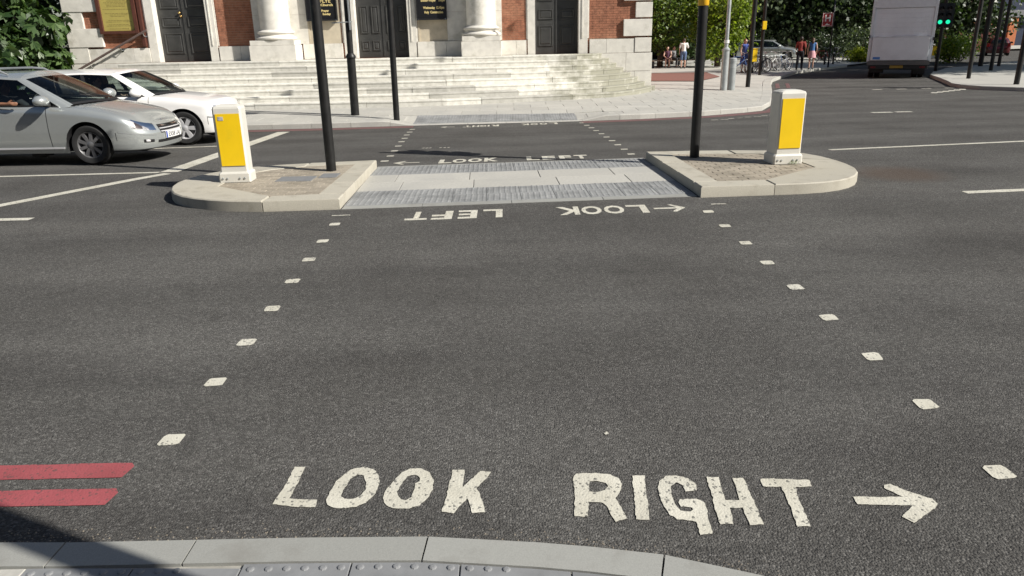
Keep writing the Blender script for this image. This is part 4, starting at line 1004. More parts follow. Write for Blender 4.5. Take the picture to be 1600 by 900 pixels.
def pole(label, x, y, z, rad, hgt, board=True, *, name='signal_pole', cat='signal pole', mat=BLACKP, collar=None, heads=(), group='black signal poles', lean=(0, 0)):
    t = thing(name, label, cat, (x, y, z), 0, group)
    tip = (lean[0] * hgt, lean[1] * hgt, hgt)
    if collar:
        cr, ch = collar; f = ch / hgt
        MB().tube([(0, 0, 0), (tip[0] * f, tip[1] * f, ch - .06)], cr, 18).build('lower_sleeve', mat, t, 40, world=False)
        MB().tube([(tip[0] * f, tip[1] * f, ch - .06), (tip[0] * f, tip[1] * f, ch - .02), (tip[0] * f, tip[1] * f, ch + .05)], [cr + .02, cr + .02, rad], 18).build('collar', mat, t, 40, world=False)
        MB().tube([(tip[0] * f, tip[1] * f, ch), tip], rad, 18).build('pole', mat, t, 40, world=False)
    else:
        MB().tube([(0, 0, 0), tip], rad, 18).build('pole', mat, t, 40, world=False)
    MB().lathe([(rad + .002, 0), (rad + .003, .03), (rad * .6, .06), (0, .065)], tip, 'Z', 16).build('cap', mat, t, 40, world=False)
    for hx, hy, hz, ang, lit in heads:
        MB().tube([(0, 0, hz + .2), (hx, hy, hz + .2)], .025, 8).build('bracket', BLK, t, world=False)
        signal_head(t, hx, hy, hz, ang, lit, board)
    return t
pole('black pole standing on the left refuge beside the white bollard', -2.43, 10.05, .272, .066, 3.55)
rp = pole('black pole with a yellow band on the right refuge', 2.65, 10.57, .272, .066, 3.75, False, heads=[(-.04, .20, 2.48, math.pi, None)])
MB().lathe([(.067, 2.03), (.075, 2.04), (.075, 2.36), (.067, 2.37)], (0, 0, 0), 'Z', 18).build('yellow_band', simple('amber_band', (.75, .42, .02), .4), rp, 40, world=False)
MB().lathe([(0, -.012), (.03, -.010), (.034, 0)], (-.0, -.076, 2.16), 'Y', 12).build('band_mark', simple('amber_dark', (.35, .22, .03), .4), rp, world=False)
fp = pole('black pole with a thicker dented lower sleeve in front of the steps', -3.89, 19.15, zp(-3.89, 19.15) - .01, .075, 7.5, collar=(.105, 1.46), heads=[(-.28, -.05, 3.15, R(35), None), (.02, -.26, 3.15, 0, None)], lean=(.010, 0))
MB().tube([(-.36, -.1, 2.22), (.14, -.1, 2.24)], .013, 8).build('bracket', GALV, fp, world=False)
MB().box(.06, .10, -.13, -.09, 2.05, 2.75, .008).build('steel_strap', GALV, fp, world=False)
pole('plain black pole at the far kerb beside the dropped crossing', -2.72, 18.31, zp(-2.72, 18.31) - .01, .073, 4.6, heads=[(.02, -.25, 3.4, 0, None)], lean=(.006, 0))
# pole just out of view on the near pavement, its shadow reaches the near kerb at the left
pole('grey street lamp column on the near pavement beyond the picture edge', 1.74, .84, .03, .085, 8.0, name='lamp_post', cat='lamp post', mat=GALV, group=None)
# lamp post and slim bin on the far pavement
lp = pole('grey lamp post with thicker base door section at the far corner', 7.18, 25.3, zp(7.18, 25.3) - .01, .060, 8.2, name='lamp_post', cat='lamp post', mat=GALV, collar=(.115, 1.33), group=None)
MB().tube([(0, 0, 8.15), (-.5, -.5, 8.5), (-1.2, -1.2, 8.6)], .04, 8).build('arm', GALV, lp, 40, world=False)
MB().box(-1.75, -1.15, -1.35, -1.05, 8.52, 8.66, .04).build('lantern', GALV, lp, world=False)
MB().lathe([(.08, 1.5), (.083, 1.5), (.083, 1.6), (.08, 1.6)], (0, 0, 0), 'Z', 16).build('label_band', WHITE, lp, world=False)
bn = thing('litter_bin', 'slim grey bin standing against the lamp post', 'bin', (7.47, 25.45, zp(7.47, 25.45)))
MB().lathe([(.0, 0), (.12, 0), (.125, .03), (.125, .90), (.135, .91), (.135, 1.0), (.10, 1.03), (0, 1.035)], (0, 0, 0), 'Z', 20).build('body', simple('bin_grey', (.33, .35, .35), .5, .2, var=.1), bn, 35, world=False)
MB().lathe([(.127, .70), (.128, .70), (.128, .84), (.127, .84)], (0, 0, 0), 'Z', 20).build('band', GALV, bn, world=False)
pole('tall black pole right of the lamp post at the pavement corner', 8.48, 26.88, zp(8.48, 26.88) - .01, .078, 5.4, heads=[(.25, .15, 4.2, R(160), None)], lean=(.01, 0))
p2 = pole('black pole with a yellow push-button unit by the cycle stands', 12.01, 36.4, zp(12.01, 36.4) - .01, .075, 5.2, heads=[(.3, .1, 4.0, R(180), None)])
MB().box(-.09, .09, -.16, -.07, 2.05, 2.42, .015).build('button_unit', YELL, p2, world=False)

# ------------------------------------------------------------------ cars
def cr(P, n):
    """Catmull-Rom through control points, n samples per span"""
    P = np.array(P, float); Q = np.vstack([2 * P[0] - P[1], P, 2 * P[-1] - P[-2]]); out = []
    for i in range(1, len(Q) - 2):
        for k in range(n):
            t = k / n; a, b_, c, d = Q[i - 1:i + 3]
            out.append(.5 * ((2 * b_) + (-a + c) * t + (2 * a - 5 * b_ + 4 * c - d) * t * t + (-a + 3 * b_ - 3 * c + d) * t ** 3))
    out.append(P[-1]); return np.array(out)
def wheel(t, x, y, r, side, rim_mat, nsp, dbl):
    wv = bpy.data.objects.new('wheel', None); COL.objects.link(wv); wv.parent = t; wv.location = (x, y, r)
    wd = .10; rr = r * .655
    prof = [(rr, -wd), (rr + .02, -wd - .012), (r * .90, -wd - .012), (r * .975, -wd * .72), (r, -wd * .3), (r, wd * .3), (r * .975, wd * .72), (r * .90, wd + .012), (rr + .02, wd + .012), (rr, wd)]
    MB().lathe(prof, (0, 0, 0), 'Y', 48).build('tyre', DARK, wv, 40, world=False)
    rim = MB().lathe([(rr * .80, .0), (rr * .93, side * .085), (rr * .97, side * .098), (rr + .008, side * .100), (rr + .008, side * .085), (rr * .97, -side * .09)], (0, 0, 0), 'Y', 48)
    for k in range(nsp):
        for o in ((-.11, .11) if dbl else (0,)):
            a = 2 * math.pi * k / nsp + o; ca, sa = math.cos(a), math.sin(a); h0, h1 = (.030, .022) if dbl else ((.030, .042) if nsp < 8 else (.022, .026))
            vs = []
            for rad_, hw_, y0, y1 in ((.04, h0, .060, .088), (rr * .95, h1, .060, .092)):
                for s_, yy in ((-1, y0), (1, y0), (1, y1), (-1, y1)): vs.append((rad_ * ca - s_ * hw_ * sa, side * yy, rad_ * sa + s_ * hw_ * ca))
            rim.add(vs, [(0, 1, 5, 4), (1, 2, 6, 5), (2, 3, 7, 6), (3, 0, 4, 7), (0, 3, 2, 1), (4, 5, 6, 7)])
    rim.lathe([(0, side * .097), (.045, side * .095), (.06, side * .085), (.06, side * .05)], (0, 0, 0), 'Y', 20)
    rim.build('rim', rim_mat, wv, 35, world=False)
    MB().lathe([(0, side * .03), (rr * .78, side * .03), (rr * .78, 0)], (0, 0, 0), 'Y', 24).build('brake_disc', simple('brake_disc', (.10, .10, .10), .4, .6), wv, world=False)
def car(label, loc, rz, q, group=None):
    t = thing('parked_car' if q.get('far') else 'car', label, 'car', loc, rz, group)
    paint = q['paint']; W = q['W']; fo, wb, ro, wr = q['fo'], q['wb'], q['ro'], q['wr']; x0 = .30; xr0 = -wb - .40; ra = wr + .052; n_ = q.get('n', 2.5)
    xf, xr = fo, -wb - ro
    st = []                                                   # stations: (x, w, ramp front)
    A = np.linspace(math.pi / 2, 0, 30)
    for a in A: st.append((x0 + (xf - x0) * math.sin(a) ** (2 / n_), W * max(math.cos(a), 0) ** (2 / n_) if a < math.pi / 2 - 1e-6 else 0.0, math.sin(a) ** (2 / n_), math.degrees(a)))
    for x in np.arange(x0 - .035, xr0, -.035): st.append((float(x), W, 0.0, 0.0))
    for a in np.linspace(0, math.pi / 2, 14): st.append((xr0 - (xr0 - xr) * math.sin(a) ** (2 / 4.0), W * max(math.cos(a), 0) ** (2 / 4.0) if a < math.pi / 2 - 1e-6 else 0.0, -math.sin(a), 0.0))
    F = np.concatenate([np.linspace(0, 1, 27)]); G = np.linspace(0, 1, 15)[1:]
    zs = lambda x: float(np.interp(x, *zip(*q['zs']))); hc = lambda x: float(np.interp(x, *zip(*q['hc']))); bz = lambda x: float(np.interp(x, *zip(*q['bz'])))
    # smooth the height profiles
    xg = np.linspace(xr - .1, xf + .1, 200); ker = np.hanning(15); ker /= ker.sum()
    def smf(f):
        v = np.array([f(x) for x in xg]); v2 = np.convolve(np.pad(v, 7, mode='edge'), ker, 'valid'); return lambda x: float(np.interp(x, xg, v2))
    zs, hc, bz = smf(zs), smf(hc), smf(bz)
    rake = lambda z: float(np.interp(z, [.12, .22, .34, .46, .56, .66, .80], q.get('rake', [.14, .06, .012, 0, .03, .10, .22])))
    shp = lambda f: float(np.interp(f, [0, .08, .2, .45, .62, .74, .86, .95, 1], [.93, .958, .978, 1, 1, .992, .985, .965, .93]))
    rows = []
    for x, w_, rp_, ad in st:
        line = []; Z = zs(x); B = bz(x); Hc = max(hc(x), Z + .005)
        for f in F:
            z = B + (Z - B) * f; y = w_ * shp(f); sh = rake(z) * (rp_ ** 3 if rp_ > 0 else -.5 * abs(rp_) ** 3)
            line.append((x - sh, y, z))
        for g in G:
            y = w_ * .93 * (1 - g); z = Z + (Hc - Z) * (1 - (1 - g) ** 2.4); sh = rake(z) * (rp_ ** 3 if rp_ > 0 else -.5 * abs(rp_) ** 3)
            line.append((x - sh, y, z))
        rows.append(line)
    NR = len(F) + len(G); NSt = len(rows); nF = len(F)
    V = np.array(rows)                                        # (stations, rows, 3)
    cowl = lambda y: float(np.interp(abs(y), [0, .35, .66, .80, 1], [p[0] for p in (q['belt'][0], q['belt'][1], q['belt'][2], q['belt'][3])] + [q['belt'][3][0]])) + .03
    body = []; dash = []; dele = []
    arch = [(0, wr), (-wb, wr)]
    for i in range(NSt - 1):
        for j in range(NR - 1):
            c = (V[i, j] + V[i + 1, j] + V[i, j + 1] + V[i + 1, j + 1]) / 4
            if j < nF - 1 and any((c[0] - ax) ** 2 + (c[2] - az) ** 2 < ra ** 2 for ax, az in arch): dele.append((i, j)); continue
            if j >= nF + 1 and c[0] < cowl(c[1]):
                if c[0] > q['belt'][3][0] - .25: dash.append((i, j))
                elif c[0] < q['belt'][-1][0] + .02 and q.get('deck'): body.append((i, j))
                continue
            body.append((i, j))
    keepv = set(); 
    for i, j in body: keepv |= {(i, j), (i + 1, j), (i, j + 1), (i + 1, j + 1)}
    for i, j in dele:
        for v in ((i, j), (i + 1, j), (i, j + 1), (i + 1, j + 1)):
            if v in keepv:
                ax, az = min(arch, key=lambda a: (V[v][0] - a[0]) ** 2 + (V[v][2] - a[1]) ** 2)
                d = math.hypot(V[v][0] - ax, V[v][2] - az)
                if V[v][2] > bz(V[v][0]) + .005 or d < ra: V[v][0] = ax + (V[v][0] - ax) * ra / d; V[v][2] = az + (V[v][2] - az) * ra / d
    def emit(faces, name, mat, off=0.0, parent=t, smooth=True, lab=None):
        mb = MB()
        for s in (1, -1):
            idx = {}; vs = []; fs = []
            for i, j in faces:
                f = []
                for v in ((i, j), (i + 1, j), (i + 1, j + 1), (i, j + 1)):
                    if v not in idx:
                        p = V[v].copy()
                        if off:
                            a = V[min(v[0] + 1, NSt - 1), v[1]] - V[max(v[0] - 1, 0), v[1]]; b_ = V[v[0], min(v[1] + 1, NR - 1)] - V[v[0], max(v[1] - 1, 0)]
                            nr = np.cross(b_, a); L = np.linalg.norm(nr); nr = nr / L if L > 1e-9 else np.array([1, 0, 0]); 
                            if nr[0] * .3 + nr[1] + nr[2] * .2 < 0: nr = -nr
                            p = p + nr * off
                        idx[v] = len(vs); vs.append((p[0], p[1] * s, p[2]))
                    f.append(idx[v])
                f = [f[k] for k in range(4) if f[k] != f[k - 1]]
                fs.append(tuple(f) if s < 0 else tuple(f[::-1]))
            if s == 1 or True: mb.add(vs, fs)
        o = mb.build(name, mat, parent, smooth, world=False)
        bm = bmesh.new(); bm.from_mesh(o.data); bmesh.ops.remove_doubles(bm, verts=bm.verts, dist=.0008); bmesh.ops.recalc_face_normals(bm, faces=bm.faces); bm.to_mesh(o.data); bm.free()
        if smooth: o.data.set_sharp_from_angle(angle=R(50))
        return o
    emit(body, 'body', paint); emit(dash, 'dashboard', BLK)
    def patch(a0, a1, f0, f1, name, mat, off, lab=None):
        ii = [i for i in range(29) if a0 <= (st[i][3] + st[i + 1][3]) / 2 <= a1]; jj = [j for j in range(nF - 1) if f0 <= (F[j] + F[j + 1]) / 2 <= f1]
        return [(i, j) for i in ii for j in jj]
    for s in (1, -1):
        pass
    # lamps: one object a side
    def side_patch(faces, name, mat, off):
        for s in (1, -1):
            mb = MB(); idx = {}; vs = []; fs = []
            for i, j in faces:
                f = []
                for v in ((i, j), (i + 1, j), (i + 1, j + 1), (i, j + 1)):
                    if v not in idx:
                        a = V[min(v[0] + 1, NSt - 1), v[1]] - V[max(v[0] - 1, 0), v[1]]; b_ = V[v[0], min(v[1] + 1, NR - 1)] - V[v[0], max(v[1] - 1, 0)]
                        nr = np.cross(b_, a); L = np.linalg.norm(nr); nr = nr / L if L > 1e-9 else np.array([1., 0, 0])
                        if nr[0] * .5 + nr[1] < 0: nr = -nr
                        p = V[v] + nr * off; idx[v] = len(vs); vs.append((p[0], p[1] * s, p[2]))
                    f.append(idx[v])
                fs.append(tuple(f) if s < 0 else tuple(f[::-1]))
            mb.add(vs, fs).build(name, mat, t, True, world=False)
    lampm = simple('lamp_reflector', (.58, .57, .57), .2, .25, var=.65, scale=17, local=True)
    h0, h1, hf0, hf1 = q['head']
    side_patch(patch(h0, h1, hf0, hf1, '', None, 0), 'headlight', lampm, .004)
    side_patch(patch(h0, h1, hf0, hf1, '', None, 0), 'headlight_glass', LAMPG, .012)
    side_patch(patch(h0 + 8, h0 + 16, hf0 + .04, hf1 - .03, '', None, 0), 'indicator', simple('lamp_dark', (.10, .08, .08), .2, .5), .007)
    g0, gf0, gf1 = q['grille']
    for faces, nm, mt, off in ((patch(g0, 90, gf0, gf1, '', None, 0), 'grille', BLK, .004), (patch(q['intake'][0], 90, q['intake'][1], q['intake'][2], '', None, 0), 'lower_intake', BLK, .004)):
        emit(faces, nm, mt, off)
    for k in range(3):
        f = gf0 + (gf1 - gf0) * (k + .5) / 3
        emit([p for p in patch(g0 + 1, 90, gf0, gf1, '', None, 0) if abs((F[p[1]] + F[p[1] + 1]) / 2 - f) < .019], 'grille_bar', CHROME if k == 2 else ALLOY, .012)
    side_patch(patch(q['fog'][0], q['fog'][1], q['fog'][2], q['fog'][3], '', None, 0), 'fog_recess', BLK, .003)
    fa = (q['fog'][0] + q['fog'][1]) / 2
    side_patch(patch(fa - 4, fa + 3, q['fog'][2] + .02, q['fog'][3] - .0, '', None, 0), 'fog_lamp', lampm, .007)
    side_patch(patch(12, 62, .545, .585, '', None, 0), 'bumper_strip', simple('strip_grey', (.22, .23, .23), .4), .003)
    # lower black lip and sill
    emit([(i, 0) for i in range(0, 29)], 'front_lip', BLK, .003)
    # seams of doors, bonnet shut line
    for xs_, f0, f1 in ((-.60, .06, 1.0), (-1.78, .06, 1.0), (-2.62, .45, 1.0), (.47, .30, .56)):
        i = min(range(NSt), key=lambda k: abs(st[k][0] - xs_))
        for s in (1, -1):
            mbs = MB(); pts = [(V[i, j][0], (V[i, j][1] + .0012) * s, V[i, j][2]) for j in range(nF) if f0 <= F[j] <= f1]
            vs = []; fs = []
            for p in pts: vs += [(p[0] - .005, p[1], p[2]), (p[0] + .005, p[1], p[2])]
            for k in range(len(pts) - 1): fs.append((2 * k, 2 * k + 1, 2 * k + 3, 2 * k + 2))
            mbs.add(vs, fs).build('panel_gap', BLK, t, world=False)
    for s in (1, -1):
        mbs = MB(); z = bz(-1) + .07
        mbs.box(-wb + ra + .05, -ra - .04, min(s * W * .975, s * (W * .985)), max(s * W * .975, s * (W * .985)), z, z + .03, .006); mbs.build('sill_trim', q.get('trim', paint), t, world=False)
        for hx in (-1.55, -2.5):
            y = s * (W * .985); MB().box(hx - .10, hx + .10, min(y, y + s * .035), max(y, y + s * .035), zs(hx) - .13, zs(hx) - .09, .014).build('door_handle', q.get('handle', paint), t, True, world=False)
    # wheels, arch liners, underbody
    for ax in (0, -wb):
        for s in (1, -1):
            wheel(t, ax, s * (W - .125), wr, s, q['rim'], *q['spokes'])
            mb = MB(); vs = []; fs = []
            for k in range(25):
                a = R(-12 + 204 * k / 24)
                for r_, y in ((ra + .001, s * W * .985), (ra - .012, s * (W * .97 - .02)), (ra - .012, s * (W - .30))): vs.append((ax + r_ * math.cos(a), y, wr + r_ * math.sin(a)))
                vs.append((ax, s * (W - .30), wr))
            for k in range(24):
                for m in range(3): fs.append((4 * k + m, 4 * k + 4 + m, 4 * k + 5 + m, 4 * k + 1 + m))
            mb.add(vs, fs).build('arch_liner', BLK, t, world=False)
    MB().box(xr + .25, xf - .22, -W * .72, W * .72, .20, .42).build('underbody', BLK, t, world=False)
    MB().box(xr0, .25, -W * .9, W * .9, .32, .44).build('floor', BLK, t, world=False) if False else None
    # greenhouse
    nb_ = 10; bl = cr(q['belt'], nb_); rf = cr(q['roof'], nb_)
    NU = len(bl); NV = 15; GV = np.zeros((NU, NV + 1, 3))
    for i in range(NU):
        for v in range(NV + 1):
            f = v / NV; p = bl[i] * (1 - f) + rf[i] * f
            o = np.array([bl[i][0] - (bl[0][0] + bl[-1][0]) / 2, bl[i][1] * 2.5, 0]); o /= (np.linalg.norm(o) + 1e-9)
            GV[i, v] = p + o * .045 * math.sin(math.pi * f * .9)
    kind = q['segs']                                            # per control span: glass name or paint
    parts = {}
    for i in range(NU - 1):
        sp = min(i // nb_, len(kind) - 1); sub = i % nb_; kd = kind[sp]
        for v in range(NV):
            if kd[0] == 'P': nm = 'pillar'
            else:
                nm = kd[1:]
                if 'B' in kd[0] and sub >= nb_ - 1: nm = 'trim_b%d' % sp
                if 'S' in kd[0] and sub < 1: nm = 'trim_c%d' % sp
                if v < 1: nm = 'window_trim'
                elif v >= NV - 1: nm = 'pillar'
            parts.setdefault(nm, []).append((i, v))
    rc = np.array(q['ridge'])                                   # roof: ring to ridge
    NRf = 8; RV = np.zeros((NU, NRf + 1, 3))
    for i in range(NU):
        e = np.array([min(max(rf[i][0], rc[0]), rc[1]), 0, 0])
        for v in range(NRf + 1):
            f = v / NRf; p = rf[i] * (1 - f) + e * f; p[2] = rf[i][2] + (rc[2] - rf[i][2]) * (1 - (1 - f) ** 2.2); RV[i, v] = p
    for nm, faces in parts.items():
        if nm in ('pillar', 'window_trim'): groups = [(1, -1)]
        elif 'screen' in nm: groups = [(1, -1)]
        else: groups = [(1,), (-1,)]
        for gset in groups:
            mb = MB()
            for s in gset:
                for i, v in faces:
                    p = [GV[i, v], GV[i + 1, v], GV[i + 1, v + 1], GV[i, v + 1]]; p = [(a[0], a[1] * s, a[2]) for a in p]
                    mb.add(p if s > 0 else p[::-1], [(0, 1, 2, 3)])
            if nm == 'pillar':
                for s in (1, -1):
                    for i in range(NU - 1):
                        for v in range(NRf):
                            p = [RV[i, v], RV[i + 1, v], RV[i + 1, v + 1], RV[i, v + 1]]; p = [(a[0], a[1] * s, a[2]) for a in p]; mb.add(p if s > 0 else p[::-1], [(0, 1, 2, 3)])
            mat = paint if nm == 'pillar' else (BLK if nm == 'window_trim' or nm.startswith('trim') else (GLASS if 'screen' in nm else (GLASS if nm == 'front_window' else GLASSD)))
            o = mb.build('roof_and_pillars' if nm == 'pillar' else ('door_pillar' if nm.startswith('trim') else nm), mat, t, True, world=False)
            bm = bmesh.new(); bm.from_mesh(o.data); bmesh.ops.remove_doubles(bm, verts=bm.verts, dist=.0008); bmesh.ops.recalc_face_normals(bm, faces=bm.faces); bm.to_mesh(o.data); bm.free()
    # inside
    bxs = q['seatx']
    for s in (1, -1):
        for sx in bxs:
            o = MB().box(sx - .05, sx + .50, s * .37 - .25, s * .37 + .25, .42, .58, .05); o.build('seat', SEATM, t, True, world=False)
            m = MB().box(-.09, .09, -.25, .25, 0, .62, .07).xf(Matrix.Translation((sx - .03, s * .37, .52)) @ Matrix.Rotation(R(-14), 4, 'Y')); m.build('seat_back', SEATM, t, True, world=False)
            m = MB().box(-.05, .05, -.13, .13, 0, .20, .045).xf(Matrix.Translation((sx - .19, s * .37, 1.10)) @ Matrix.Rotation(R(-10), 4, 'Y')); m.build('headrest', q.get('hrest', SEATM), t, True, world=False)
    mb = MB(); mb.lathe([(.18 + .016 * math.cos(a), .016 * math.sin(a)) for a in np.linspace(0, 2 * math.pi, 9)[:-1]], (0, 0, 0), 'X', 24, True); mb.box(-.01, .01, -.17, .17, -.02, .02)
    mb.xf(Matrix.Translation((-1.02, -.37, .95)) @ Matrix.Rotation(R(25), 4, 'Y')); mb.build('steering_wheel', BLK, t, True, world=False)
    # mirrors
    for s in (1, -1):
        mx, mz = q['mirror']; mb = MB(); mb.ball((mx, s * (W + .10), mz), (.115, .135, .088), 18, 12); mb.v = [(x if x > mx - .06 else mx - .06, y, max(z, mz - .068)) for x, y, z in mb.v]
        o = mb.build('mirror', q.get('mirmat', paint), t, 40, world=False)
        MB().tube([(mx + .02, s * (W - .06), mz - .07), (mx, s * (W + .03), mz - .05)], .03, 8).build('mirror_arm', BLK, t, world=False)
    for rr in q.get('rails', ()):
        for s in (1, -1):
            x0_, x1_, y_, z_ = rr; MB().tube([(x0_, s * y_, z_ - .015), (x0_ - .12, s * (y_ + .005), z_ + .045), (x0_ - .35, s * (y_ + .008), z_ + .065), (x1_ + .3, s * y_, z_ + .05), (x1_, s * (y_ - .02), z_ - .03)], [.012, .018, .020, .020, .012], 10).build('roof_rail', simple('rail_silver', (.50, .52, .52), .35, .6), t, 40, world=False)
    # number plate and badge on the nose
    px, pz = q['plate']
    pl = MB().box(px, px + .012, -.26, .26, pz - .056, pz + .056, .004).build('number_plate', PLATE, t, world=False)
    MB().box(px + .0125, px + .0135, -.258, -.215, pz - .054, pz + .054).build('plate_band', EUB, t, world=False)
    if q.get('reg'):
        cu = bpy.data.curves.new('txt', 'FONT'); cu.body = q['reg']; cu.size = .105; cu.align_x = 'CENTER'; cu.resolution_u = 2; cu.offset = .002
        o = bpy.data.objects.new('txt', cu); COL.objects.link(o); bpy.context.view_layer.update()
        me = bpy.data.meshes.new_from_object(o.evaluated_get(bpy.context.evaluated_depsgraph_get())); COL.objects.unlink(o); bpy.data.objects.remove(o)
        for v in me.vertices: v.co = (px + .0135, v.co.x * .98 + .02, pz - .038 + v.co.y)
        me.materials.clear(); me.materials.append(simple('plate_ink', (.03, .03, .04), .5)); link('plate_lettering', me, t, False)
    if q.get('badge'):
        bx_, bz_ = q['badge']; mb = MB()
        for ry, rz_ in ((.060, .040), (.024, .038)):
            mb.lathe([(1 + .12 * math.cos(a), .006 * math.sin(a)) for a in np.linspace(0, 2 * math.pi, 7)[:-1]], (0, 0, 0), 'X', 24, True); k = 24 * 6; mb.v[-k:] = [(bx_ + x, y * ry, bz_ + z * rz_) for x, y, z in mb.v[-k:]]
        mb.build('badge', CHROME, t, True, world=False)
    for s in (1, -1):
        MB().box(xr + .03, xr + .07, s * .72 - .10, s * .72 + .10, .72, .98, .02).build('tail_lamp', simple('tail_red', (.35, .01, .012), .25), t, world=False)
        wm = MB().tube([(q['belt'][1][0] - .0, s * .1 + .1, 1.005), (q['belt'][1][0] - .17, s * .1 - .35, 1.085)], .009, 6); wm.build('wiper', BLK, t, world=False)
    return t
ESTATE = dict(paint=SILVER, W=.875, fo=.965, rake=[.07, .035, .0, .0, .07, .19, .40], wb=2.70, ro=1.05, wr=.318, rim=ALLOYD, spokes=(9, False), trim=ALLOY, handle=CHROME, mirmat=SILVER,
    zs=[(-4, .98), (-3.2, .975), (-1.7, .945), (-.75, .925), (-.35, .90), (0, .86), (.3, .805), (.55, .745), (.75, .665), (.95, .575)],
    hc=[(-4, .98), (-.75, .98), (-.25, .975), (0, .95), (.3, .885), (.55, .80), (.75, .715), (.95, .61)],
    bz=[(-4, .30), (-3.3, .24), (-2.6, .20), (-.4, .19), (.4, .20), (.95, .205)],
    head=(30, 64, .735, .985), grille=(71, .62, .95), intake=(66, .22, .35), fog=(42, 60, .27, .40),
    belt=[(.0, 0, .955), (-.08, .36, .96), (-.26, .66, .94), (-.40, .795, .905), (-1.80, .83, .955), (-2.85, .82, .985), (-3.45, .77, 1.0), (-3.68, .55, 1.0), (-3.72, 0, 1.0)],
    roof=[(-1.00, 0, 1.405), (-1.02, .34, 1.395), (-1.08, .535, 1.37), (-1.17, .60, 1.36), (-1.95, .62, 1.42), (-2.85, .605, 1.42), (-3.30, .565, 1.39), (-3.42, .42, 1.39), (-3.45, 0, 1.40)],
    segs=['Gwindscreen', 'Gwindscreen', 'P', 'BSfront_window', 'Brear_window', 'SBquarter_window', 'P', 'Grear_screen'], ridge=(-3.3, -1.12, 1.455),
    seatx=(-1.75, -2.65), mirror=(-.57, 1.02), rails=[(-1.28, -3.2, .56, 1.425)], plate=(.962, .40), reg='EX58 LAJ', badge=(.80, .60))
silver = car('silver estate car with roof rails waiting at the stop line nearest the refuge', (-6.68, 12.80, .135), R(-2), ESTATE, 'cars waiting at the stop line')
HATCH = dict(ESTATE); HATCH.update(rake=[.14, .06, .012, 0, .03, .10, .22], mirror=(-.78, 1.01), paint=CWHITE, W=.885, fo=.81, wb=2.58, ro=.85, wr=.322, rim=ALLOY, spokes=(6, False), trim=CWHITE, handle=CWHITE, mirmat=CWHITE, n=2.7,
    zs=[(-4, .99), (-1.7, .95), (-.75, .925), (-.35, .905), (0, .865), (.4, .80), (.7, .735), (.9, .66)], hc=[(-4, .99), (-.75, .985), (-.35, .975), (0, .94), (.4, .88), (.7, .815), (.9, .72)],
    head=(28, 62, .76, .97), grille=(70, .25, .93), intake=(60, .12, .22), fog=(40, 62, .18, .30), rails=(), hrest=SEATP,
    belt=[(-.22, 0, .975), (-.32, .36, .975), (-.54, .66, .955), (-.68, .80, .93), (-1.75, .835, .96), (-2.55, .82, .995), (-3.0, .75, 1.02), (-3.25, .55, 1.02), (-3.30, 0, 1.02)],
    roof=[(-1.12, 0, 1.42), (-1.15, .34, 1.41), (-1.26, .54, 1.38), (-1.38, .60, 1.365), (-1.90, .62, 1.39), (-2.50, .60, 1.36), (-2.78, .56, 1.32), (-2.88, .42, 1.32), (-2.92, 0, 1.33)], ridge=(-2.8, -1.28, 1.445), plate=(.812, .44), reg=None, badge=(.79, .62))
white = car('white hatchback waiting behind the silver car in the lane by the church', (-6.38, 15.55, .085), R(3), HATCH, 'cars waiting at the stop line')

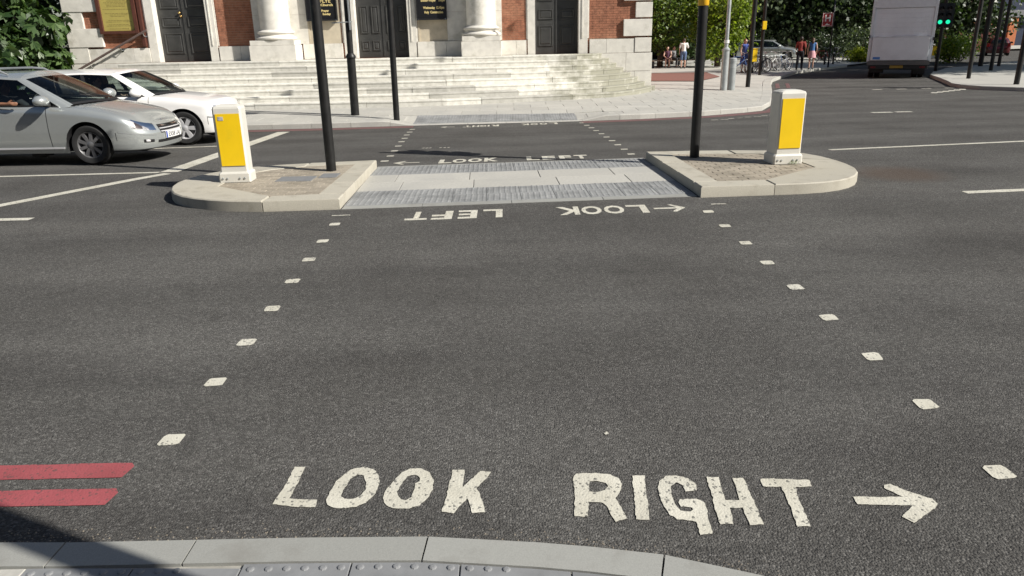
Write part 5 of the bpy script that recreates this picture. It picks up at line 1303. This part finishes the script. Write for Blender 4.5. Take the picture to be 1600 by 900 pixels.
# ------------------------------------------------------------------ people
SKIN = simple('skin_light', (.52, .33, .25), .6, var=.06); SKIND = simple('skin_brown', (.22, .105, .06), .55, var=.08)
def cloth(name, c): return simple('cloth_' + name, c, .85, var=.12, scale=14, bmp=.2, bscale=40, bdist=.004)
def soft(o, vox, it=4):
    m = o.modifiers.new('remesh', 'REMESH'); m.mode = 'VOXEL'; m.voxel_size = vox; m.use_smooth_shade = True
    s_ = o.modifiers.new('smooth', 'SMOOTH'); s_.factor = .5; s_.iterations = it; return o
def person(label, loc, rz, hgt=1.70, skin=SKIN, top=None, low=None, hair=(.03, .02, .015), pose='stand', skirt=False, sleeve=True, shorts=False, shoes=(.05, .05, .05), group='people beyond the crossing', armL=None, armR=None, hair_long=False, stride=0.0):
    t = thing('person', label, 'person', loc, rz, group); k = hgt / 1.70
    P = lambda x, y, z: (x * k, y * k, z * k)
    if pose == 'sit':
        dz = -.44; hip = [(-.10, 0, .50), (.10, 0, .50)]; kn = [(-.11, -.42, .50), (.11, -.42, .50)]; an = [(-.11, -.40, .09), (.11, -.36, .09)]
    else:
        dz = 0; hip = [(-.09, 0, .93), (.09, 0, .93)]; kn = [(-.10, -.02 - stride * .5, .50), (.10, -.02 + stride * .5, .50)]; an = [(-.10, .02 - stride, .09), (.10, .02 + stride, .09)]
    sh = [(-.175, 0, 1.42 + dz), (.175, 0, 1.42 + dz)]
    el = [armL[0] if armL else (-.24, .03, 1.14 + dz), armR[0] if armR else (.24, .03, 1.14 + dz)]; wr_ = [armL[1] if armL else (-.23, -.06, .90 + dz), armR[1] if armR else (.23, -.06, .90 + dz)]
    m = MB()
    m.limb(P(0, 0, .98 + dz), P(0, 0, 1.12 + dz), .125 * k, .115 * k); m.limb(P(0, 0, 1.12 + dz), P(0, 0, 1.34 + dz), .115 * k, .12 * k); m.limb(P(-.12, 0, 1.38 + dz), P(.12, 0, 1.38 + dz), .08 * k, .08 * k)
    m.limb(P(0, 0, 1.40 + dz), P(0, -.01, 1.53 + dz), .058 * k, .055 * k)
    hz = 1.60 + dz; m.ball(P(0, -.01, hz), (.076 * k, .095 * k, .115 * k), 16, 12); m.ball(P(0, -.045, hz - .055), (.055 * k, .06 * k, .06 * k))
    m.limb(P(0, -.10, hz + .01), P(0, -.118, hz - .025), .012 * k, .016 * k)
    for s in (-1, 1): m.ball(P(s * .078, .0, hz - .005), (.012 * k, .025 * k, .035 * k), 8, 6)
    for i, s in ((0, -1), (1, 1)):
        m.limb(P(*hip[i]), P(*kn[i]), .085 * k, .055 * k); m.limb(P(*kn[i]), P(*an[i]), .056 * k, .036 * k); m.limb(P(*an[i]), P(an[i][0] * 1.1, an[i][1] - .15, .035), .036 * k, .03 * k)
        m.limb(P(*sh[i]), P(*el[i]), .048 * k, .038 * k); m.limb(P(*el[i]), P(*wr_[i]), .038 * k, .026 * k)
        w_ = Vector(wr_[i]); d = (w_ - Vector(el[i])).normalized(); sd = d.cross(Vector((s, 0, 0))); sd = sd.normalized() if sd.length > .1 else Vector((0, 1, 0))
        pc = w_ + d * .05; m.limb(P(*w_), P(*(w_ + d * .085)), .028 * k, .030 * k)
        for q_, (o, L) in enumerate(((-.027, .072), (-.009, .085), (.009, .08), (.027, .065))):
            a = w_ + d * .085 + sd * o; b_ = a + d * L * .55 - Vector((s, 0, 0)) * .008; c_ = b_ + d * L * .4 - Vector((s, 0, 0)) * .022
            m.limb(P(*a), P(*b_), .0105 * k, .0095 * k, 6); m.limb(P(*b_), P(*c_), .0095 * k, .008 * k, 6)
        a = w_ + d * .03 - sd * .03; b_ = a + d * .04 - sd * .025; m.limb(P(*a), P(*b_), .013 * k, .011 * k, 6); m.limb(P(*b_), P(*(b_ + d * .03)), .011 * k, .009 * k, 6)
    soft(m.build('body', skin, t, True, world=False), .0115)
    for s in (-1, 1): MB().ball(P(s * .031, -.094, hz + .012), (.012 * k, .008 * k, .008 * k), 8, 6).build('eye', BLK, t, True, world=False)
    MB().ball(P(0, -.098, hz - .062), (.022 * k, .008 * k, .006 * k), 8, 6).build('mouth', simple('lips', (.35, .12, .10), .5), t, True, world=False)
    if hair:
        m = MB(); m.ball(P(0, .012, hz + .025), (.088 * k, .10 * k, .108 * k), 16, 10); m.v = [(x, max(y, -.07 * k) if z < (hz + .06) * k else y, z if y > -.03 * k else max(z, (hz + .055) * k)) for x, y, z in m.v]
        if hair_long: m.limb(P(0, .05, hz), P(0, .07, hz - .22), .075 * k, .05 * k)
        m.build('hair', simple('hair_%d' % int(hair[0] * 1000), hair, .6, var=.2, scale=30), t, True, world=False)
    if top is not None:
        m = MB(); m.limb(P(0, 0, (1.0 if low is not None else 1.0) + dz), P(0, 0, 1.12 + dz), .142 * k, .13 * k); m.limb(P(0, 0, 1.12 + dz), P(0, 0, 1.34 + dz), .13 * k, .135 * k); m.limb(P(-.125, 0, 1.38 + dz), P(.125, 0, 1.38 + dz), .094 * k, .094 * k)
        if sleeve:
            for i in (0, 1):
                e_ = Vector(sh[i]).lerp(Vector(el[i]), .8 if sleeve is True else 1.0); m.limb(P(*sh[i]), P(*e_), .066 * k, .060 * k)
                if sleeve == 'long': m.limb(P(*el[i]), P(*wr_[i]), .055 * k, .04 * k)
        soft(m.build('top', top, t, True, world=False), .016, 3)
    if low is not None:
        m = MB(); m.limb(P(0, 0, .95 + dz), P(0, 0, 1.04 + dz), .145 * k, .135 * k)
        if skirt:
            m.tube([P(0, 0, 1.04), P(0, 0, .90), P(0, 0, skirt if not isinstance(skirt, bool) else .58)], [.13 * k, .18 * k, .235 * k], 18)
        else:
            for i in (0, 1):
                e_ = Vector(hip[i]).lerp(Vector(kn[i]), .92) if shorts else Vector(kn[i]); m.limb(P(*hip[i]), P(*e_), .105 * k, .078 * k)
                if not shorts: m.limb(P(*kn[i]), P(an[i][0], an[i][1], .12), .076 * k, .06 * k)
        soft(m.build('skirt' if skirt else ('shorts' if shorts else 'trousers'), low, t, True, world=False), .016, 3)
    for i in (0, 1):
        m = MB(); m.limb(P(an[i][0], an[i][1] + .03, .05), P(an[i][0] * 1.1, an[i][1] - .16, .04), .046 * k, .042 * k); m.v = [(x, y, max(z, .0)) for x, y, z in m.v]; m.build('shoe', simple('shoe_%d' % int(shoes[0] * 100), shoes, .6), t, True, world=False)
    return t
def on(x, y): return (x, y, zp(x, y) - .005)
person('man in a red shirt and black trousers walking by the cycle stands', on(16.31, 42.85), R(150), 1.74, SKIND, cloth('red', (.30, .05, .04)), cloth('black', (.015, .015, .02)), stride=.16)
person('woman in a blue top and pink skirt walking beside the man in red', on(17.3, 43.7), R(160), 1.68, SKIN, cloth('blue', (.06, .16, .36)), cloth('pink', (.62, .33, .36)), hair=(.09, .05, .03), skirt=.62, sleeve=False, stride=.1, hair_long=True)
person('woman in a long blue dress standing by the yellow box near the cycles', on(12.05, 39.1), R(20), 1.62, SKIN, cloth('navy', (.04, .07, .26)), cloth('navy', (.04, .07, .26)), hair=(.16, .06, .03), skirt=.42, sleeve=False, hair_long=True, armR=((.25, -.12, 1.18), (.20, -.33, 1.25)))
person('man in a white shirt and denim shorts standing by the bench', on(10.31, 45.05), R(170), 1.66, SKIN, cloth('white', (.72, .71, .68)), cloth('denim', (.10, .15, .27)), hair=(.05, .03, .02), shorts=True, armL=((-.26, -.10, 1.18), (-.12, -.28, 1.28)))
person('seated woman in a dark top resting on the low bench', (9.55, 45.86, zp(9.55, 45.86)), R(-10), 1.62, SKIN, cloth('plum', (.09, .04, .07)), cloth('plum', (.09, .04, .07)), hair=(.06, .03, .02), pose='sit', shorts=True, sleeve=False, armL=((-.24, -.14, .74), (-.10, -.34, .62)), armR=((.24, -.14, .74), (.10, -.34, .62)))
person('person in grey seated behind the man in the white shirt', (10.02, 46.35, zp(10, 46.3) + .02), R(30), 1.62, SKIN, cloth('grey', (.25, .25, .26)), cloth('dark', (.03, .03, .035)), pose='sit')
person('driver in a dark top with one arm on the open window of the silver car', (-8.22, 12.45, .135 + .09), R(88), 1.66, SKIND, cloth('dark', (.03, .03, .035)), cloth('dark', (.03, .03, .035)), hair=(.01, .01, .01), pose='sit', group='drivers of the waiting cars', sleeve=True, armL=((-.50, -.12, .915), (-.52, -.38, .915)), armR=((.2, -.24, .80), (.10, -.46, .86)))
person('driver of the white hatchback seen through its side window', (-8.14, 15.12, .085 + .10), R(93), 1.62, SKIN, cloth('slate', (.06, .08, .11)), cloth('dark', (.03, .03, .035)), hair=(.05, .03, .02), pose='sit', group='drivers of the waiting cars', armL=((-.24, -.2, .78), (-.15, -.46, .84)), armR=((.2, -.24, .78), (.10, -.46, .84)))
for o in list(silver.children):                                  # the driver's window is wound down
    if o.name.startswith('front_window') and o.data.vertices[0].co.y < 0: bpy.data.objects.remove(o)

# ------------------------------------------------------------------ bench, cycles, cycle stands
bnch = thing('bench', 'low dark bench under the trees behind the church corner', 'bench', on(10.2, 46.15), R(8))
for k in range(3): MB().box(-1.75, 1.75, -.18 + .13 * k, -.07 + .13 * k, .40, .44, .006).build('seat_slat', simple('bench_wood', (.12, .08, .05), .7), bnch, world=False)
for x in (-1.5, -.5, .5, 1.5): MB().box(x - .03, x + .03, -.16, .18, 0, .40, .006).build('leg', BLK, bnch, world=False)
def bicycle(frame_mat, label, loc, rz, group='bicycles at the cycle stands'):
    t = thing('bicycle', label, 'bicycle', loc, rz, group)
    for x in (-.52, .52):
        wv = bpy.data.objects.new('wheel', None); COL.objects.link(wv); wv.parent = t; wv.location = (x, 0, .34)
        MB().lathe([(.325 + .018 * math.cos(a), .018 * math.sin(a)) for a in np.linspace(0, 2 * math.pi, 7)[:-1]], (0, 0, 0), 'Y', 32, True).build('tyre', DARK, wv, True, world=False)
        MB().lathe([(.298, -.012), (.31, -.012), (.31, .012), (.298, .012)], (0, 0, 0), 'Y', 32, True).build('rim', ALLOY, wv, True, world=False)
        m = MB()
        for k in range(12): a = math.pi * k / 6; m.tube([(.02 * math.cos(a), .02, .02 * math.sin(a)), (.30 * math.cos(a + .15), 0, .30 * math.sin(a + .15))], .0022, 4, False)
        m.tube([(0, -.05, 0), (0, .05, 0)], .022, 8); tag(m.build('spokes', ALLOY, wv, world=False), kind='stuff')
    m = MB(); bb, st_, hd, hd2 = (-.08, 0, .30), (-.22, 0, .78), (.34, 0, .80), (.38, 0, .66)
    for a, b_, r_ in ((bb, st_, .017), (bb, hd2, .019), (st_, hd, .016), (hd, hd2, .02), (bb, (-.52, .05, .34), .011), (bb, (-.52, -.05, .34), .011), (st_, (-.52, .05, .34), .009), (st_, (-.52, -.05, .34), .009), (hd2, (.52, .05, .34), .012), (hd2, (.52, -.05, .34), .012)): m.tube([a, b_], r_, 8)
    m.build('frame', frame_mat, t, True, world=False)
    MB().tube([(-.22, 0, .78), (-.25, 0, .92)], .013, 8).build('seat_post', ALLOY, t, world=False)
    m = MB(); m.ball((-.26, 0, .95), (.13, .07, .03), 12, 6); m.build('saddle', BLK, t, True, world=False)
    MB().tube([(.30, -.28, 1.0), (.40, -.18, .98), (.37, 0, .94), (.40, .18, .98), (.30, .28, 1.0)], .013, 8).build('handlebar', ALLOY, t, True, world=False)
    MB().tube([hd, (.33, 0, .94)], .014, 8).build('stem', ALLOY, t, world=False)
    m = MB(); m.lathe([(0, -.004), (.09, -.004), (.09, .004), (0, .004)], (-.08, .06, .30), 'Y', 20); m.tube([(-.08, .07, .30), (.0, .09, .16)], .009, 6); m.tube([(-.08, -.07, .30), (-.16, -.09, .44)], .009, 6); m.build('crank', ALLOY, t, world=False)
    for s, q_ in ((1, (.0, .13, .16)), (-1, (-.16, -.13, .44))): MB().box(q_[0] - .04, q_[0] + .04, q_[1] - .04, q_[1] + .04, q_[2] - .01, q_[2] + .01).build('pedal', BLK, t, world=False)
    return t
bm_ = [simple('cycle_blue', (.05, .12, .35), .4), simple('cycle_black', (.02, .02, .02), .4), simple('cycle_silver', (.5, .5, .5), .35, .6), simple('cycle_red', (.35, .03, .03), .4), simple('cycle_white', (.6, .6, .58), .4)]
for i, (x, y, a, c, lab) in enumerate(((11.5, 38.35, 15, 0, 'blue bicycle nearest the lamp post beside the woman in the blue dress'), (12.75, 38.9, 22, 1, 'black bicycle behind the black pole with the yellow unit'), (13.25, 40.1, 35, 2, 'silver bicycle second from the left in the cycle stand row'), (14.0, 40.9, 30, 4, 'white bicycle in the middle of the cycle stand row'),
        (14.35, 41.6, 200, 1, 'black bicycle facing left in the cycle stand row'), (15.0, 42.0, 25, 2, 'silver bicycle nearest the walking couple'), (15.5, 43.2, 40, 0, 'blue bicycle at the back of the cycle stand row'), (20.9, 51.2, 10, 3, 'red bicycle by the posts under the red H sign'), (22.0, 51.9, 20, 1, 'dark bicycle behind the red bicycle under the H sign'))):
    bicycle(bm_[c], lab, on(x, y), R(a), 'bicycles at the cycle stands' if i < 7 else 'bicycles under the H sign')
for i, (x, y) in enumerate(((12.9, 39.6), (13.6, 40.6), (14.4, 41.3), (15.2, 42.6))):
    t = thing('cycle_stand', 'steel hoop cycle stand, number %s from the lamp post' % ('one', 'two', 'three', 'four')[i], 'cycle stand', on(x, y), R(25), 'steel cycle stands')
    MB().tube([(-.35, 0, 0), (-.35, 0, .62), (-.30, 0, .74), (-.18, 0, .80), (.18, 0, .80), (.30, 0, .74), (.35, 0, .62), (.35, 0, 0)], .025, 10).build('hoop', GALV, t, True, world=False)
    for sx in (-.35, .35): MB().lathe([(0, .012), (.06, .012), (.06, 0)], (sx, 0, 0), 'Z', 12).build('foot_plate', GALV, t, world=False)
yb = thing('yellow_box', 'small yellow cabinet in front of the woman in the blue dress', 'cabinet', on(12.35, 38.6), R(10))
MB().box(-.14, .14, -.12, .12, .55, 1.15, .02).build('case', YELL, yb, world=False); MB().box(-.03, .03, -.03, .03, 0, .56).build('post', BLK, yb, world=False); MB().box(-.16, .16, -.14, .14, 1.152, 1.19, .012).build('lid', YELL, yb, world=False)

# ------------------------------------------------------------------ box truck seen from behind
tk = thing('box_truck', 'white box truck seen from behind driving away at the right', 'truck', (16.85, 33.1, zr(16.85, 33.1)), R(-25))
BOXW = simple('truck_panel', (.70, .73, .77), .5, var=.06, scale=1.5, dirt=((.60, .62, .64), 1.2, .5, .8)); BOXD = simple('truck_frame', (.64, .67, .70), .45, .0, var=.06)
b = lambda nm, mat, *a, bev=.01: MB().box(*a, bev).build(nm, mat, tk, world=False)
b('box_body', BOXW, -1.19, 1.19, .06, 4.6, .74, 3.18, bev=.03)
b('corner_post', BOXD, -1.235, -1.12, -.03, .06, .70, 3.22); b('corner_post', BOXD, 1.12, 1.235, -.03, .06, .70, 3.22); b('header', BOXD, -1.118, 1.118, -.03, .06, 2.88, 3.22)
for k in range(6): b('shutter_slat', BOXW, -1.115, 1.115, .012, .055, 1.72 + .19 * k, 1.72 + .19 * k + .1885, bev=.003)
b('tail_lift', BOXW, -1.10, 1.10, -.075, -.005, .76, 1.70, bev=.02); b('tail_lift_edge', BOXD, -1.10, 1.10, -.085, -.01, 1.702, 1.735)
b('hinge', BLK, -1.26, -1.20, -.10, -.03, 1.68, 1.80); b('hinge', BLK, 1.20, 1.26, -.10, -.03, 1.55, 1.68)
b('blue_sticker', simple('blue_sticker', (.08, .22, .55), .5), -1.0, -.72, -.079, -.0755, .80, .90, bev=0)
b('chassis_bar', simple('chassis_grey', (.10, .10, .10), .6), -1.2, 1.2, -.05, .10, .56, .735)
b('light_bar', BLK, -1.15, 1.15, .0, .08, .40, .555)
b('number_plate', PLATEY, -.30, .22, -.012, .0, .43, .54, bev=.003)
for x in (-.95, .95): b('tail_lamp', simple('tail_dark', (.12, .006, .008), .3), x - .10, x + .10, -.02, .0, .43, .51)
b('frame_rail', BLK, -.45, -.33, .1, 6.2, .50, .73); b('frame_rail', BLK, .33, .45, .1, 6.2, .50, .73); b('axle', BLK, -.8, .8, 1.15, 1.25, .32, .42)
b('fuel_tank', BLK, -1.1, -.5, .3, 2.4, .22, .62, bev=.05)
for x in (-1.0, -.74, .74, 1.0): MB().lathe([(.20, -.11), (.36, -.11), (.40, -.08), (.40, .08), (.36, .11), (.20, .11)], (x, 1.2, .40), 'X', 28, True).build('wheel', DARK, tk, 40, world=False)
for x in (-.95, .95): MB().lathe([(.20, -.11), (.36, -.11), (.40, -.08), (.40, .08), (.36, .11), (.20, .11)], (x, 5.2, .40), 'X', 28, True).build('wheel', DARK, tk, 40, world=False)
b('mud_flap', BLK, .62, 1.12, .72, .74, .16, .55, bev=0); b('cab', BOXW, -1.05, 1.05, 4.75, 6.4, .5, 2.5, bev=.12)
b('side_marker_rail', BLK, -1.2, -1.17, 1.9, 4.2, .45, .52)

# ------------------------------------------------------------------ signs, signals and poles at the right
hs = thing('hospital_sign', 'red sign with a white letter H on a pole before the dark trees', 'sign', on(18.9, 46.0))
MB().box(-.30, .33, -.02, .0, 2.32, 3.08, .004).build('panel', REDS, hs, world=False)
m = MB()
for a in ((-.285, .315, 2.335, 2.355), (-.285, .315, 3.045, 3.065), (-.285, -.265, 2.356, 3.044), (.295, .315, 2.356, 3.044)): m.box(a[0], a[1], -.026, -.021, a[2], a[3])
m.build('border', WHITE, hs, world=False)
m = MB().add([(x, -.026, z) for x, z in ((-.15, 2.60), (-.07, 2.60), (-.07, 2.75), (.10, 2.75), (.10, 2.60), (.18, 2.60), (.18, 2.97), (.10, 2.97), (.10, 2.82), (-.07, 2.82), (-.07, 2.97), (-.15, 2.97))], [(0, 1, 2, 9, 10, 11), (2, 3, 8, 9), (3, 4, 5, 6, 7, 8)]); m.build('letter_h', WHITE, hs, world=False)
m = MB().add([(x, -.026, z) for x, z in ((-.12, 2.40), (.02, 2.52), (.02, 2.44), (.16, 2.44), (.16, 2.40))], [(0, 4, 3, 2, 1)]); m.build('arrow', WHITE, hs, world=False)
MB().tube([(.36, .03, 0), (.36, .03, 4.2)], .045, 12).build('pole', BLACKP, hs, True, world=False)
pole('grey-topped black pole nearest the truck on the corner pavement', 17.95, 29.67, zc(17.95, 29.67) - .02, .075, 5.0, group='poles on the corner pavement')
gp = pole('black pole with a green light at the right picture edge', 17.16, 25.62, zc(17.16, 25.62) - .02, .085, 4.2, heads=[(.08, -.22, 1.93, R(-20), GREENL)], group='poles on the corner pavement')
pole('black pole in the middle of the corner pavement group', 23.14, 36.58, zc(23.14, 36.58) - .02, .085, 4.6, group='poles on the corner pavement')
pole('black pole left of the pair at the back of the corner pavement', 25.95, 42.0, zc(25.9, 42) - .02, .12, 4.8, group='poles on the corner pavement')
pole('black pole right of the pair at the back of the corner pavement', 26.7, 41.6, zc(26.7, 41.6) - .02, .085, 4.6, group='poles on the corner pavement')
pole('black signal pole with two green lights just right of the truck', 22.4, 40.0, zr(22.4, 40) , .085, 3.6, heads=[(-.22, -.1, 2.27, R(-25), GREENL), (.18, -.1, 2.27, R(-25), GREENL)], group='poles on the corner pavement')
for i, (x, y) in enumerate(((20.5, 49.6), (21.35, 50.3))):
    t = thing('street_post', 'short black post, %s of two, before the red bicycle' % ('left', 'right')[i], 'post', on(x, y), 0, 'short black posts')
    MB().lathe([(.07, 0), (.075, .05), (.055, .08), (.05, .85), (.065, .88), (.065, .95), (.03, 1.02), (0, 1.03)], (0, 0, 0), 'Z', 16).build('post', BLACKP, t, True, world=False)
    MB().lathe([(.056, .66), (.058, .66), (.058, .74), (.056, .74)], (0, 0, 0), 'Z', 16).build('band', WHITE, t, world=False)
for x, y, sc, lab in ((33.6, 60.5, 1.15, 'pale bollard behind the truck at the right'), (40.6, 69.0, 1.3, 'pale yellow bollard before the dark red wall'), (46.5, 76.5, 1.55, 'tall yellow bollard before the orange columns'), (50.3, 80.0, 1.55, 'yellow bollard right of the orange columns')):
    o = bollard(lab, (x, y, zr(x, y)), R(-30), False); o.scale = (sc * 1.5, sc, sc); o['group'] = 'far yellow bollards'
FARC = dict(ESTATE); FARC.update(far=True, reg=None, rails=())
car('silver hatchback standing beyond the cycle stands under dark trees', (20.9, 57.2, zp(20.5, 57.5) - .03), R(-28), FARC, 'cars in the far streets')
FARR = dict(HATCH); FARR.update(far=True, reg=None, paint=CRED, trim=CRED, handle=CRED, mirmat=CRED)
car('dark red car in the shade at the far right edge', (42.0, 66.2, zr(42, 66)), R(60), FARR, 'cars in the far streets')
flat('side_street', [([(5, 55.0), (26, 55.0), (29, 58.5), (29, 61.5), (5, 61.5)], [])], zp, ASPH, pav, 0.012, 0, 1.0)

# ------------------------------------------------------------------ background greenery and buildings
tree('street_tree', 'bright yellow-green tree left of the two behind the church corner', (9.5, 47.8, .12), .16, (0, 0, 2.9), (1.75, 1.5, 2.5), 5200, .20, LEAFG, 31, clumps=60, group='bright trees behind the church corner')
tree('street_tree', 'bright yellow-green tree behind the lamp post', (12.75, 46.6, .12), .16, (0, 0, 2.8), (1.9, 1.6, 2.7), 6500, .20, LEAFY, 32, clumps=70, group='bright trees behind the church corner')
bgs = [(7.0, 54, 5.5, 3.4), (11.2, 53, 5.2, 3.6), (15.4, 64, 5.4, 4.2), (20.0, 63.5, 5.2, 4.2), (24.6, 63, 5.0, 4.2), (29.5, 63, 5.2, 4.2), (35, 66, 5.6, 4.6), (40.5, 70, 5.8, 4.6), (12.5, 67, 5.5, 4.4), (17.7, 67, 5.5, 4.4), (22.4, 66.6, 5.5, 4.4), (27.2, 66.5, 5.5, 4.4), (32.5, 69, 5.5, 4.6), (37.5, 73, 5.8, 4.8), (44, 77, 6.2, 4.6), (6.5, 63, 5.5, 4.6)]
labs = ['dark tree just right of the church corner', 'dark tree behind the bright tree by the lamp post', 'dark tree above the silver hatchback', 'dark tree right of the silver hatchback', 'dark tree behind the red H sign', 'dark tree left of the box truck', 'dark tree right of the box truck', 'dark tree above the two green lights'] + ['dark tree at the back, %s from the church' % k for k in ('second', 'third', 'fourth', 'fifth', 'sixth', 'seventh', 'farthest')] + ['dark tree at the back, nearest the church']
for i, (x, y, cz, r_) in enumerate(bgs):
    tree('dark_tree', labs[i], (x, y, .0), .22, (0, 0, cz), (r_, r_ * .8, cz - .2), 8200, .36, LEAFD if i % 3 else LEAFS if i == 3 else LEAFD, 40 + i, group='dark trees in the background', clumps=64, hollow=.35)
for i, (x, y, r_, h_, mt, lab) in enumerate(((16.5, 62.0, 1.7, 1.5, LEAFD, 'dark low shrub behind the silver hatchback'), (23.3, 57.0, 1.4, 1.2, LEAFD, 'dark shrub right of the walking couple'), (25.2, 55.5, 1.5, 1.5, LEAFS, 'grey-green shrub behind the red bicycle'), (24.4, 53.3, .75, .55, LEAFL, 'small lime yellow shrub left of the truck'), (26.0, 53.8, 1.0, .9, LEAFG, 'green shrub against the left side of the truck'),
        (29.2, 50.6, 1.2, 1.1, LEAFY, 'light green shrub at the foot of the green signals'), (31.2, 53.0, 1.3, 1.2, LEAFG, 'green shrub right of the green signals'), (20.3, 62.5, 2.2, 1.7, LEAFD, 'dark wide shrub under the dark trees'))):
    tree('shrub', lab, (x, y, -.1), 0, (0, 0, h_ * .85), (r_, r_ * .8, h_), 1500, .17, mt, 60 + i, cat='shrub', group='shrubs in the background', clumps=26, hollow=.3)
for i, (x, y) in enumerate(((27.5, 32.2), (33, 34.5), (38.5, 37), (31, 42.5), (37.5, 45), (44, 43))):
    tree('plane_tree', 'tall broad street tree beyond the right picture edge, %s from the truck' % ('first', 'second', 'third', 'fourth', 'fifth', 'sixth')[i], (x, y, .1), .3, (0, 0, 9.2), ((3.7, 3.6, 3.2) if i == 0 else (4.6, 4.2, 3.6)), 5200, .42, LEAFG, 80 + i, group='tall trees beyond the right edge', clumps=64, hollow=.2)
SOIL = simple('soil', (.035, .03, .022), .95, var=.3, scale=3)
flat('planting_bed', [([(2, 61.8), (29, 61.8), (32, 62.5), (46, 78), (46, 84), (2, 84)], [])], zp, SOIL, pav, 0.016, 0, 2.0)
DKB = simple('dark_brick', (.085, .05, .04), .9, var=.25, scale=3)
def block(label, x0, x1, y, hgt, cols, rows_, mat, dy=9.0, fw=1.5, fh=1.5, z0=1.0, dz=3.0, back=False):
    t = thing('apartment_block', label, 'building', ((x0 + x1) / 2, y, 0))
    MB().box(x0, x1, y, y + dy, -.5, hgt).build('wall', mat, t); MB().box(x0 - .25, x1 + .25, y - .25, y + dy + .25, hgt + .002, hgt + .4, .03).build('roof', simple('roof_grey', (.12, .12, .12), .8), t)
    for r_ in range(rows_):
        for c in range(cols):
            cx = x0 + (x1 - x0) * (c + .5) / cols; zz = z0 + dz * r_
            wn = bpy.data.objects.new('window', None); COL.objects.link(wn); wn.parent = t; wn.location = Vector((cx, y + (dy if back else 0), zz)) - t.location; wn.rotation_euler = (0, 0, math.pi if back else 0)
            MB().box(-fw / 2, fw / 2, -.03, -.004, 0, fh).build('pane', WINDOW, wn, world=False)
            for a in ((-fw / 2 - .07, fw / 2 + .07, -.09, 0.0), (-fw / 2 - .07, fw / 2 + .07, fh, fh + .08)): MB().box(a[0], a[1], -.10, -.004, a[2], a[3]).build('frame', WHITE, wn, world=False)
            for a in (-fw / 2 - .07, -.035, fw / 2): MB().box(a, a + .07, -.08, -.005, .001, fh - .001).build('frame', WHITE, wn, world=False)
    return t
block('dark brick flats with white window frames behind the trees', 2, 34, 69, 12.5, 10, 4, DKB)
block('dark brick flats behind the green signals at the right', 36, 50, 84, 13, 4, 4, DKB, z0=2.2)
block('unseen dark brick terrace added behind the viewpoint to cut skylight', -55, 55, -24, 11, 16, 3, DKB, dy=8.0, back=True)  # added out of view to hold skylight off the church and darken car reflections
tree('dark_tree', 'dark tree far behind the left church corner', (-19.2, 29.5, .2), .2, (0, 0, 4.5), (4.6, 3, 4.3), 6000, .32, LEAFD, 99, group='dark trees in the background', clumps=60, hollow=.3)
sh_ = thing('shop_building', 'dark blue and orange fronted building at the far right', 'building', (55, 90, 0))
MB().box(50.5, 64, 91, 100, -.3, 14).build('wall', simple('shop_blue', (.03, .04, .075), .5, var=.2), sh_)
for x in (51.2, 53.6, 56.0, 58.4): MB().box(x, x + 1.0, 90.4, 90.99, -.3, 3.2, .03).build('column', simple('shop_orange', (.50, .16, .06), .6, var=.1), sh_)
MB().box(50.6, 63.8, 90.3, 90.98, 3.22, 4.0, .02).build('fascia', simple('shop_fascia', (.22, .22, .23), .5), sh_); MB().box(54.2, 57.2, 90.2, 90.29, 3.3, 3.9, .01).build('sign_panel', WHITE, sh_)
MB().box(50.6, 63.8, 90.6, 90.99, 6.4, 7.4, .02).build('orange_band', simple('shop_orange', (.50, .16, .06), .6), sh_)
gw = thing('garden_wall', 'dark red brick wall behind the pale yellow bollard', 'wall', (44, 75, 0))
MB().box(40.5, 47.5, 75, 75.3, -.3, 2.0).build('wall_face', simple('dark_red_brick', (.13, .04, .03), .9, var=.2), gw); MB().box(40.4, 47.6, 74.93, 75.37, 2.003, 2.12, .01).build('coping', STONE, gw)
# bunting strung high in front of the church; its little flags throw the pointed shadows on the front
bt = thing('bunting', 'string of small pennants hung high in front of the church', 'bunting', (-2, 22, 6))
sp_ = [(-8.5, 16.8, 4.4), (-4.0, 18.6, 4.35), (0, 20.0, 4.9), (4.0, 21.5, 6.3), (8, 23, 8.4)]
cv = cr(sp_, 8); MB().tube([tuple(p) for p in cv], .006, 5).build('cord', BLK, bt)
for k in range(3, len(cv) - 2, 2):
    p = cv[k]; d = cv[k + 1] - cv[k]; d /= np.linalg.norm(d); a = p - d * .13; c_ = p + d * .13; e_ = p + np.array([0, .05, -.36])
    m = MB(); m.add([tuple(a), tuple(c_), tuple(e_), tuple(a + [0, .004, 0]), tuple(c_ + [0, .004, 0]), tuple(e_ + [0, .004, 0])], [(0, 1, 2), (5, 4, 3), (0, 3, 4, 1), (1, 4, 5, 2), (2, 5, 3, 0)]); m.build('pennant', simple('pennant_red', (.45, .04, .05), .8), bt)

rg = random.Random(9); mb = MB()
for k in range(420):
    i = rg.randrange(3, len(NEAR) - 1); f = rg.random(); a, b_ = NEAR[i], NEAR[i + 1] if i + 1 < len(NEAR) else NEAR[i]
    x = a[0] + (b_[0] - a[0]) * f; y = a[1] + (b_[1] - a[1]) * f + abs(rg.gauss(0, .045)) + .004; z = zr(x, y); r_ = rg.uniform(.0015, .0042)
    mb.add([(x - r_, y - r_ * .6, z), (x + r_, y - r_ * .8, z), (x + r_ * .7, y + r_, z), (x - r_ * .6, y + r_ * .8, z), (x, y, z + r_ * 1.2)], [(0, 1, 4), (1, 2, 4), (2, 3, 4), (3, 0, 4)])
tag(mb.build('grit', simple('grit', (.23, .20, .16), .9, var=.4, scale=90)), 'grit gathered along the near kerb', kind='stuff')
